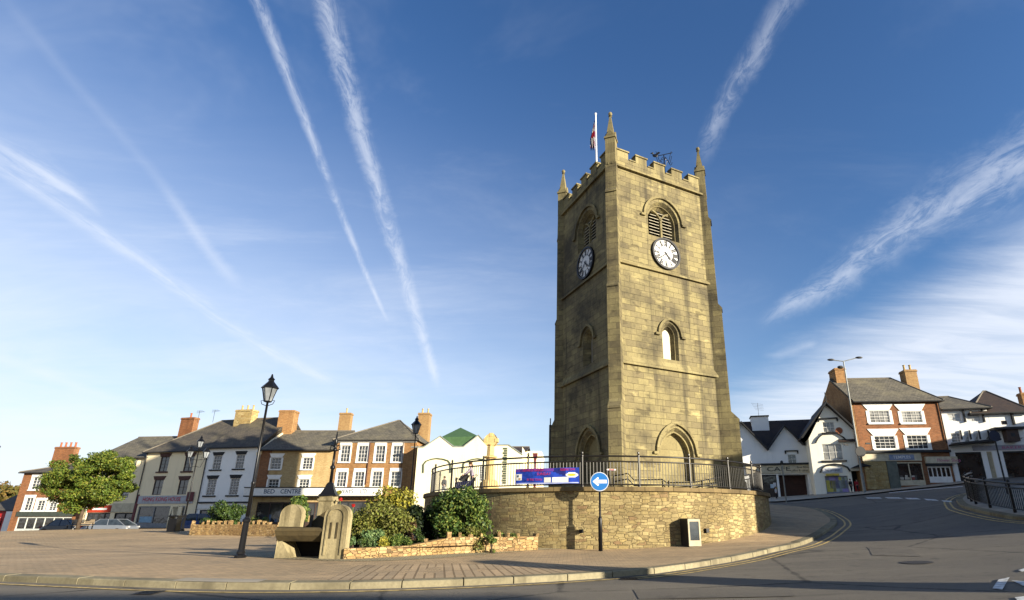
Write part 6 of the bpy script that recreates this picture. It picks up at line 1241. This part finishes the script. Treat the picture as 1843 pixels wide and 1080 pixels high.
# island railing on the right
ir = thing('railing', 'black guard railing curving round the traffic island at the right edge', 'railing', (17.9, 25.5, 2.1)); C = offset(catmull(ISL, .25), -.55); L = np.r_[0, np.cumsum(np.linalg.norm(np.diff(C, axis=0), axis=1))]; at_ = lambda s: np.array([np.interp(s, L, C[:, 0]), np.interp(s, L, C[:, 1])])
s_lo, s_hi = 3.2, L[-1]-3.5
def run(z, rad): return [Vector((*at_(s), gz(*at_(s))+.12+z)) for s in np.arange(s_lo, s_hi, .25)]
for nme, z, rad in (('top_rail', 1.14, .05), ('middle_rail', .96, .035), ('bottom_rail', .14, .025)): b = MB(); b.tube(run(z, rad), rad, 8); b.build(nme, M_BLK, ir, smooth=True)
for s in np.arange(s_lo, s_hi, 1.9): q = at_(s); z0_ = gz(*q)+.12; b = MB(); b.lathe([(.06, -.1), (.06, .12), (.045, .15), (.045, 1.15), (.06, 1.17), (.05, 1.25), (.01, 1.28)], (*q, z0_), 8); b.build('post', M_BLK, ir)
bs = list(np.arange(s_lo+.12, s_hi, .125)); bs.sort(key=lambda s: abs(s-9)); rest = MB()
for k, s in enumerate(bs):
    q = at_(s); z0_ = gz(*q)+.12; b = MB() if k < 100 else rest; b.tube([Vector((*q, z0_+.14)), Vector((*q, z0_+.96))], .016, 5, cap=False)
    if k < 100: b.build('baluster', M_BLK, ir)
o = rest.build('balusters', M_BLK, ir); o['kind'] = 'stuff'

# ---------------------------------------------------------------- unseen buildings behind and beside the camera, shapes made up to shade the road
def plain_house(name, label, x0, y0, ang, w, d, ze, zr, zg, wall, roof, rows=2):
    F = Face((x0, y0), ang); H_ = House(name, label, 'house', F, 0, w, zg, ze, d, wall)
    n = max(2, int(w/2.6)); st = (ze-zg)/rows
    for r_ in range(rows):
        for k in range(n): c_ = w*(k+.5)/n; H_.win_at(c_-.5, c_+.5, zg+st*r_+.9, zg+st*r_+min(2.3, st-.3), 2, 4, lintel=(M_FRM, 'flat', .1, .2), sill=(M_FRM, .1, .08))
    H_.walls(ridge=(d/2, zr)); H_.gable_roof(zr, roof); return H_
plain_house('shade_row', 'unseen long brick building behind the viewpoint, made up to shade the road', 28.5, -9.7, 180, 18, 8, 8.4, 9.6, .2, M_BRK, M_SLATE, 3)  # unseen row, its height and span made up to throw the foreground shade
def uv_house(label, u0, u1, v, d, ze, zr, zg, wall, roof, rows):       # unseen row, shapes made up to cast shade from the south-east
    nx_, ny_, sx_, sy_ = .578, .816, .816, -.578
    plain_house('shade_house', label, u1*nx_+v*sx_, u1*ny_+v*sy_, math.degrees(math.atan2(-ny_, -nx_)), u1-u0, d, ze, zr, zg, wall, roof, rows)
uv_house('low white annex made up to shape the near shadow edge, out of frame on the right', 23.2, 26.1, 14, 5, 7.3, 8.2, 1.4, M_WREN, M_SLATE, 1)
uv_house('white rendered house made up to cast shade from out of frame on the right', 26.2, 38, 14, 8, 8.9, 10.6, 1.6, M_WREN, M_SLATE, 2)
uv_house('tall brick house made up to cast shade further up, out of frame on the right', 38.1, 54, 14, 8, 10.3, 11.9, 3.6, M_BRK, M_SLATE, 2)
uv_house('lower cream house made up to shade the far shops, out of frame on the right', 54.1, 66, 14, 8, 10.9, 12.3, 4.6, M_CREAM, M_SLATE, 2)
mc = thing('shade_column', 'made-up square stone column casting a shadow band, out of frame to the right', 'monument', (12.6, 5.2, .75)); b = MB(); b.box((12.6, 5.2, 1.1), (1.3, 1.3, .9), .5); b.build('plinth', M_ASH2, mc); b = MB(); b.box((12.6, 5.2, 3.1), (.8, .8, 3.1), .5); b.build('shaft', M_ASH2, mc)  # added, unseen column that casts the dark band across road and paving

# ---------------------------------------------------------------- vehicles
M_TYRE = plain('tyre', (.012, .012, .012), .8); M_RIM = plain('rim', (.3, .3, .31), .35, .6); M_CGL = glassmat('car_glass', (.03, .04, .05), .05); M_HL = glassmat('headlight_glass', (.6, .6, .6), .1); M_TL = plain('tail_light', (.3, .01, .01), .3)
def car(name, label, P, yaw, L, H, paint, roof_fr=(.22, .36, .72, .93)):
    P = Vector(P); t = thing(name, label, 'car', P); c_, s_ = math.cos(yaw), math.sin(yaw); W_ = 1.74
    T = lambda x, y, z: P+Vector((x*c_-y*s_, x*s_+y*c_, z)); bm_ = MB(); zb = H*.60
    def ring(x, zl, zh, w): return [T(x, -w, zl), T(x, -w*1.0, (zl+zh)/2), T(x, -w*.93, zh), T(x, w*.93, zh), T(x, w, (zl+zh)/2), T(x, w, zl)]
    xs_ = [(-.5, .42, .42, .70), (-.47, .24, .50, .80), (-.36, .2, .60, .86), (-.2, .2, .635, .87), (.05, .2, .635, .87), (.25, .2, .64, .87), (.40, .2, .63, .86), (.47, .24, .58, .82), (.5, .4, .50, .74)]
    V = []; [V.extend(ring(x*L, a*1.0, zz_*H, w_)) for x, a, zz_, w_ in xs_]; n = 6; fs = []
    for i in range(len(xs_)-1):
        for k in range(n): fs.append((i*n+k, i*n+(k+1) % n, (i+1)*n+(k+1) % n, (i+1)*n+k))
    fs += [tuple(range(n))[::-1], tuple(range((len(xs_)-1)*n, len(xs_)*n))]; bm_.add(V, [f[::-1] for f in fs]); body_ = bm_.build('body', paint, t, smooth=False, bevel=.04)
    a0, a1, b0, b1 = [(q-.5)*L for q in roof_fr]; cb_ = MB(); zc = H*.62
    lo = [(a0, -.80), (b1, -.80), (b1, .80), (a0, .80)]; hi = [(a1, -.60), (b0, -.60), (b0, .60), (a1, .60)]
    cb_.add([T(x, y, zc) for x, y in lo]+[T(x, y, H*.985) for x, y in hi], [(0, 1, 5, 4), (1, 2, 6, 5), (2, 3, 7, 6), (3, 0, 4, 7), (4, 5, 6, 7)]); cb_.build('windows', M_CGL, t)
    rf_ = MB(); rf_.frame_box(T(a1-.03, -.62, H*.975), T(b0+.03, -.62, H*.975)-T(a1-.03, -.62, H*.975), T(0, 1.24, 0)-T(0, 0, 0), (0, 0, .045)); rf_.build('roof', paint, t, bevel=.02)
    for sg in (-1, 1):
        for u in ((a0, a1), (b1, b0), ((a0+b1)/2, (a1+b0)/2)): q = MB(); q.tube([T(u[0], sg*.80, zc), T(u[1], sg*.605, H*.985)], .032, 5); q.build('pillar', paint, t)
        for x in (-.31, .31):
            wc = T(x*L, sg*.80, .31); ax = Vector((-s_, c_, 0))*sg; u_ = Vector((c_, s_, 0)); w = MB(); n = 16
            w.prism([wc+u_*.31*math.cos(2*math.pi*k/n)+Vector((0, 0, .31*math.sin(2*math.pi*k/n)))-ax*.08 for k in range(n)], ax*.17); wo_ = w.build('wheel', M_TYRE, t); w = MB(); w.prism([wc+u_*.19*math.cos(2*math.pi*k/n)+Vector((0, 0, .19*math.sin(2*math.pi*k/n)))+ax*.088 for k in range(n)], ax*.012); w.build('rim', M_RIM, wo_)
        q = MB(); q.frame_box(T(L*.475, sg*.62-.15, .48*H), T(L*.505, 0, 0)-T(L*.475, 0, 0), T(0, .3, 0)-T(0, 0, 0), (0, 0, .13)); q.build('headlight', M_HL, t); q = MB(); q.frame_box(T(-L*.5, sg*.6-.14, .46*H), T(L*.02, 0, 0)-T(0, 0, 0), T(0, .28, 0)-T(0, 0, 0), (0, 0, .16)); q.build('tail_light', M_TL, t)
    return t
def paint(name, c): m = plain(name, c, .3, var=.02, spec=.6); return m
a = aty(200, 940, 51.5); car('parked_car', 'silver saloon car parked beyond the plaza, under the red shop sign', (a.x, 51.5, gz(a.x, 51.5)), .05, 4.2, 1.42, paint('silver_paint', (.13, .145, .17)))
a = aty(357, 935, 50.5); car('parked_car', 'dark blue car mostly hidden behind the toothed planter wall and the domed bush', (a.x, 50.5, gz(a.x, 50.5)), .1, 3.9, 1.6, paint('blue_paint', (.02, .05, .16)))
a = aty(118, 940, 51.5); car('parked_car', 'small black car parked left of the silver saloon, below the tree', (a.x, 51.5, gz(a.x, 51.5)), -.05, 3.3, 1.40, paint('black_paint', (.012, .012, .014)))
a = aty(143, 945, 46.6); z0_ = gz(a.x, 46.6)+.12; bc = thing('bench', 'slatted wooden bench with a back at the plaza edge beneath the tree', 'bench', (a.x, 46.6, z0_))
for y_, z_, nm_ in ((.0, .44, 'seat'), (.26, .85, 'backrest')):
    b = MB()
    for k in range(3): b.box((a.x, 46.6+y_+(k*.13-.13 if nm_ == 'seat' else .02*k), z0_+z_+(0 if nm_ == 'seat' else -k*.13)), (1.9, .10 if nm_ == 'seat' else .03, .03 if nm_ == 'seat' else .10))
    b.build(nm_, plain('bench_wood', (.30, .23, .15), .7), bc)
for sx_ in (-.85, .85): b = MB(); b.box((a.x+sx_, 46.47, z0_+.21), (.06, .06, .42)); b.build('leg', M_BLK, bc); b = MB(); b.box((a.x+sx_, 46.9, z0_+.45), (.06, .06, .9)); b.build('leg', M_BLK, bc)

# ---------------------------------------------------------------- people
M_SKIN = plain('skin', (.48, .28, .19), .6, var=.03)
def skin_mesh(name, nodes, edges, mat, parent, sub=1):
    """nodes: (world xyz, rx, ry); one continuous skinned surface"""
    rt = parent
    while rt.parent: rt = rt.parent
    me = bpy.data.meshes.new(name); me.from_pydata([tuple(Vector(n[0])-rt.location) for n in nodes], edges, []); o = bpy.data.objects.new(name, me); COL.objects.link(o)
    md = o.modifiers.new('skin', 'SKIN'); md.use_smooth_shade = True
    for i, n in enumerate(nodes): me.skin_vertices[0].data[i].radius = (n[1], n[2])
    me.skin_vertices[0].data[0].use_root = True
    sb_ = o.modifiers.new('sub', 'SUBSURF'); sb_.levels = sub; sb_.render_levels = sub
    dg = bpy.context.evaluated_depsgraph_get(); m2 = bpy.data.meshes.new_from_object(o.evaluated_get(dg)); m2.name = name; o.modifiers.clear(); o.data = m2; m2.materials.clear(); m2.materials.append(mat); o.parent = parent; bpy.data.meshes.remove(me); return o
def person(label, P, H, yaw, pose, top, bottom, hair, shoes=None, group=None, long_hair=False):
    P = Vector(P); t = thing('person', label, 'person', P, group); k = H/1.72; c_, s_ = math.cos(yaw), math.sin(yaw)
    W_ = lambda x, y, z: P+Vector((x*c_-y*s_, x*s_+y*c_, z))*k            # x to the figure's left, -y forward
    if pose == 'sit': hipz, hy, kn, ft_, tz = .46, 0, (-.42, .48), (-.46, .06), .46
    else: hipz, hy, kn, ft_, tz = .92, 0, (-.04, .49), (.02, .06), .92
    lean = {'stand': -.0, 'sit': -.10, 'push': -.14, 'bend': -.3}[pose]
    ch = W_(0, hy+lean*.7, tz+.40); nk = W_(0, hy+lean*.95, tz+.58); hd0 = W_(0, hy+lean*1.05-.01, tz+.66); hd1 = W_(0, hy+lean*1.1-.02, tz+.77)
    hip = W_(0, hy, tz); wa = W_(0, hy+lean*.35, tz+.18)
    arm = []
    for sg in (-1, 1):
        sh_ = W_(sg*.19, hy+lean*.9, tz+.50)
        if pose == 'push': el, ha, fi = W_(sg*.24, -.30, tz+.28), W_(sg*.20, -.50, tz+.16), W_(sg*.18, -.58, tz+.15)
        elif pose == 'sit': el, ha, fi = W_(sg*.26, -.12, tz+.22), W_(sg*.14, -.34, tz+.14), W_(sg*.10, -.42, tz+.12)
        else: el, ha, fi = W_(sg*.25, .02, tz+.22), W_(sg*.25, -.06, tz-.02), W_(sg*.24, -.09, tz-.11)
        arm.append((sh_, el, ha, fi))
    leg = []
    for sg in (-1, 1):
        st = (.10*sg if pose in ('push', 'stand') else 0)
        leg.append((W_(sg*.09, hy, hipz-.04), W_(sg*.11, hy+kn[0]+st*.6, kn[1]), W_(sg*.11, hy+ft_[0]+st*1.2, ft_[1]+.03), W_(sg*.12, hy+ft_[0]+st*1.2-.15, .03)))
    N = [(hip, .12*k, .10*k), (wa, .115*k, .09*k), (ch, .14*k, .10*k), (nk, .055*k, .055*k), (hd0, .075*k, .085*k), (hd1, .075*k, .09*k)]; Ed = [(0, 1), (1, 2), (2, 3), (3, 4), (4, 5)]
    for sh_, el, ha, fi in arm: i = len(N); N += [(sh_, .055*k, .055*k), (el, .042*k, .042*k), (ha, .032*k, .028*k), (fi, .03*k, .018*k)]; Ed += [(2, i), (i, i+1), (i+1, i+2), (i+2, i+3)]
    for a_, b_, c2, d_ in leg: i = len(N); N += [(a_, .085*k, .085*k), (b_, .06*k, .06*k), (c2, .04*k, .045*k), (d_, .04*k, .03*k)]; Ed += [(0, i), (i, i+1), (i+1, i+2), (i+2, i+3)]
    skin_mesh('body', N, Ed, M_SKIN, t)
    g_ = .022*k; n2 = [(W_(0, hy, tz-.05), .145*k, .12*k), (wa, .135*k, .11*k), (ch, .165*k, .125*k), (W_(0, hy+lean*.93, tz+.53), .09*k, .08*k)]; e2 = [(0, 1), (1, 2), (2, 3)]
    for sh_, el, ha, fi in arm: i = len(n2); n2 += [(sh_, .075*k, .075*k), (el, .06*k, .06*k), (el.lerp(ha, .85), .045*k, .045*k)]; e2 += [(2, i), (i, i+1), (i+1, i+2)]
    skin_mesh('jacket', n2, e2, top, t)
    n3 = [(W_(0, hy, hipz+.04), .135*k, .115*k)]; e3 = []
    for a_, b_, c2, d_ in leg: i = len(n3); n3 += [(a_, .105*k, .105*k), (b_, .078*k, .078*k), (c2+Vector((0, 0, .03*k)), .06*k, .06*k)]; e3 += [(0, i), (i, i+1), (i+1, i+2)]
    skin_mesh('trousers', n3, e3, bottom, t)
    for a_, b_, c2, d_ in leg: b = MB(); m_ = (c2+d_)/2; b.ball(Vector((m_.x, m_.y, P.z+.045*k)), .10*k, 8, (.6+.5*abs(s_), .6+.5*abs(c_), .5)); b.build('shoe', shoes or M_BLK, t, smooth=True)
    b = MB(); b.ball(hd1+Vector((s_*-.02*k, c_*.02*k, .035*k)), .108*k, 12, (.95, 1.05, .95)); 
    if long_hair: b.ball(hd0+Vector((-s_*.06*k, c_*.06*k, -.02*k)), .10*k, 10, (.9, .6, 1.3))
    b.build('hair', hair, t, smooth=True); b = MB(); fc = hd1+(W_(0, -.085, 0)-P)+Vector((0, 0, -.03*k)); b.ball(fc, .022*k, 6, (.8, 1, 1.3)); b.build('nose', M_SKIN, t); 
    b = MB(); [b.ball(hd1+(W_(sg*.032, -.088, 0)-P)+Vector((0, 0, .0)), .011*k, 6) for sg in (-1, 1)]; b.build('eyes', M_DARK, t); return t
H_BR = plain('brown_hair', (.07, .035, .018), .7); H_DK = plain('dark_hair', (.02, .015, .012), .7); C_GR = plain('grey_cloth', (.13, .14, .15), .9); C_NV = plain('navy_cloth', (.015, .017, .045), .9); C_BK = plain('black_cloth', (.012, .012, .014), .9); C_LG = plain('light_grey_cloth', (.32, .33, .34), .9); C_LI = plain('lilac_cloth', (.30, .26, .32), .9); C_WH = plain('white_cloth', (.6, .6, .6), .9); C_RD = plain('red_cloth', (.30, .02, .03), .9)
Yt = 25.6
a = aty(800, 860, Yt); person('child with brown hair in a grey hooded top standing behind the railing', (a.x, Yt, TZ+.005), aty(800, 859, Yt).z-TZ, 2.6, 'stand', C_GR, C_LG, H_BR)
a = aty(824, 870, Yt); hz_ = aty(823, 862, Yt).z-TZ; person('dark haired child in a navy jacket sitting low beside the pushchair', (a.x, Yt, TZ+.005), hz_*1.36, -1.2, 'sit', C_NV, C_BK, H_DK)
b = MB(); st_ = thing('low_step', 'low pale stone block the navy jacketed child sits on', 'step', (a.x+.05, Yt+.02, TZ+.004)); b.box((a.x+.05, Yt+.02, TZ+.004+.145), (.55, .45, .27)); b.build('block', M_COPE, st_)
a = aty(851, 860, Yt); person('adult in a lilac grey top and dark trousers leaning over the pushchair', (a.x, Yt, TZ+.005), aty(850, 835, Yt).z-TZ+.03, -1.4, 'push', C_LI, C_BK, H_BR, long_hair=True)
a = aty(838, 870, Yt); pm_ = thing('pushchair', 'navy pushchair with a black hood held by the adult behind the railing', 'pushchair', (a.x, Yt, TZ+.005)); q0 = Vector((a.x, Yt, TZ+.005))
b = MB(); n = 10
for k in range(n): a0_, a1_ = math.pi*(.05+.6*k/n), math.pi*(.05+.6*(k+1)/n); b.quad(q0+Vector((-.34*math.cos(a0_)*.9, -.2, .66+.34*math.sin(a0_))), q0+Vector((-.34*math.cos(a0_)*.9, .2, .66+.34*math.sin(a0_))), q0+Vector((-.34*math.cos(a1_)*.9, .2, .66+.34*math.sin(a1_))), q0+Vector((-.34*math.cos(a1_)*.9, -.2, .66+.34*math.sin(a1_))))
for sg in (-1, 1): b.add([q0+Vector((0, sg*.2, .66))]+[q0+Vector((-.34*math.cos(math.pi*(.05+.6*k/n))*.9, sg*.2, .66+.34*math.sin(math.pi*(.05+.6*k/n)))) for k in range(n+1)], [(0, k+1, k+2) for k in range(n)])
b.build('hood', C_BK, pm_); b = MB(); b.prism([q0+Vector((-.42, -.2, .38)), q0+Vector((.18, -.2, .34)), q0+Vector((.34, -.2, .68)), q0+Vector((-.3, -.2, .62))], (0, .4, 0)); b.build('seat', C_NV, pm_, bevel=.03)
b = MB()
for sg in (-1, 1): b.tube([q0+Vector((-.36, sg*.22, .12)), q0+Vector((.28, sg*.22, .72)), q0+Vector((.50, sg*.22, .98))], .016, 6); b.tube([q0+Vector((.34, sg*.22, .12)), q0+Vector((-.2, sg*.22, .5))], .016, 6)
b.tube([q0+Vector((.50, -.22, .98)), q0+Vector((.50, .22, .98))], .02, 6); b.build('frame', M_GALV, pm_)
for sx_ in (-.36, .34):
    for sg in (-1, 1): b = MB(); b.prism([q0+Vector((sx_+.11*math.cos(2*math.pi*k/12), sg*.24-.015, .112+.11*math.sin(2*math.pi*k/12))) for k in range(12)], (0, .03, 0)); b.build('wheel', M_TYRE, pm_)
Yp_ = 45.6
for px, hh, lab, tp, bt2, hr_ in ((1533, 863, 'child in black clothes standing left of the red door', C_BK, C_BK, H_DK), (1544.5, 863.5, 'child with a dark red top standing in front of the red door', C_RD, C_BK, H_BR)):
    a = aty(px, 885, Yp_); z0_ = gz(a.x, Yp_)+.1; person(lab, (a.x, Yp_, z0_), aty(px, hh, Yp_).z-z0_, .3, 'stand', tp, bt2, hr_)
a = aty(1397, 890, 44); z0_ = gz(a.x, 44); person('person in a white top and dark trousers walking past the dark shopfront', (a.x, 44, z0_), aty(1397, 877, 44).z-z0_, .9, 'stand', C_WH, C_BK, H_DK)
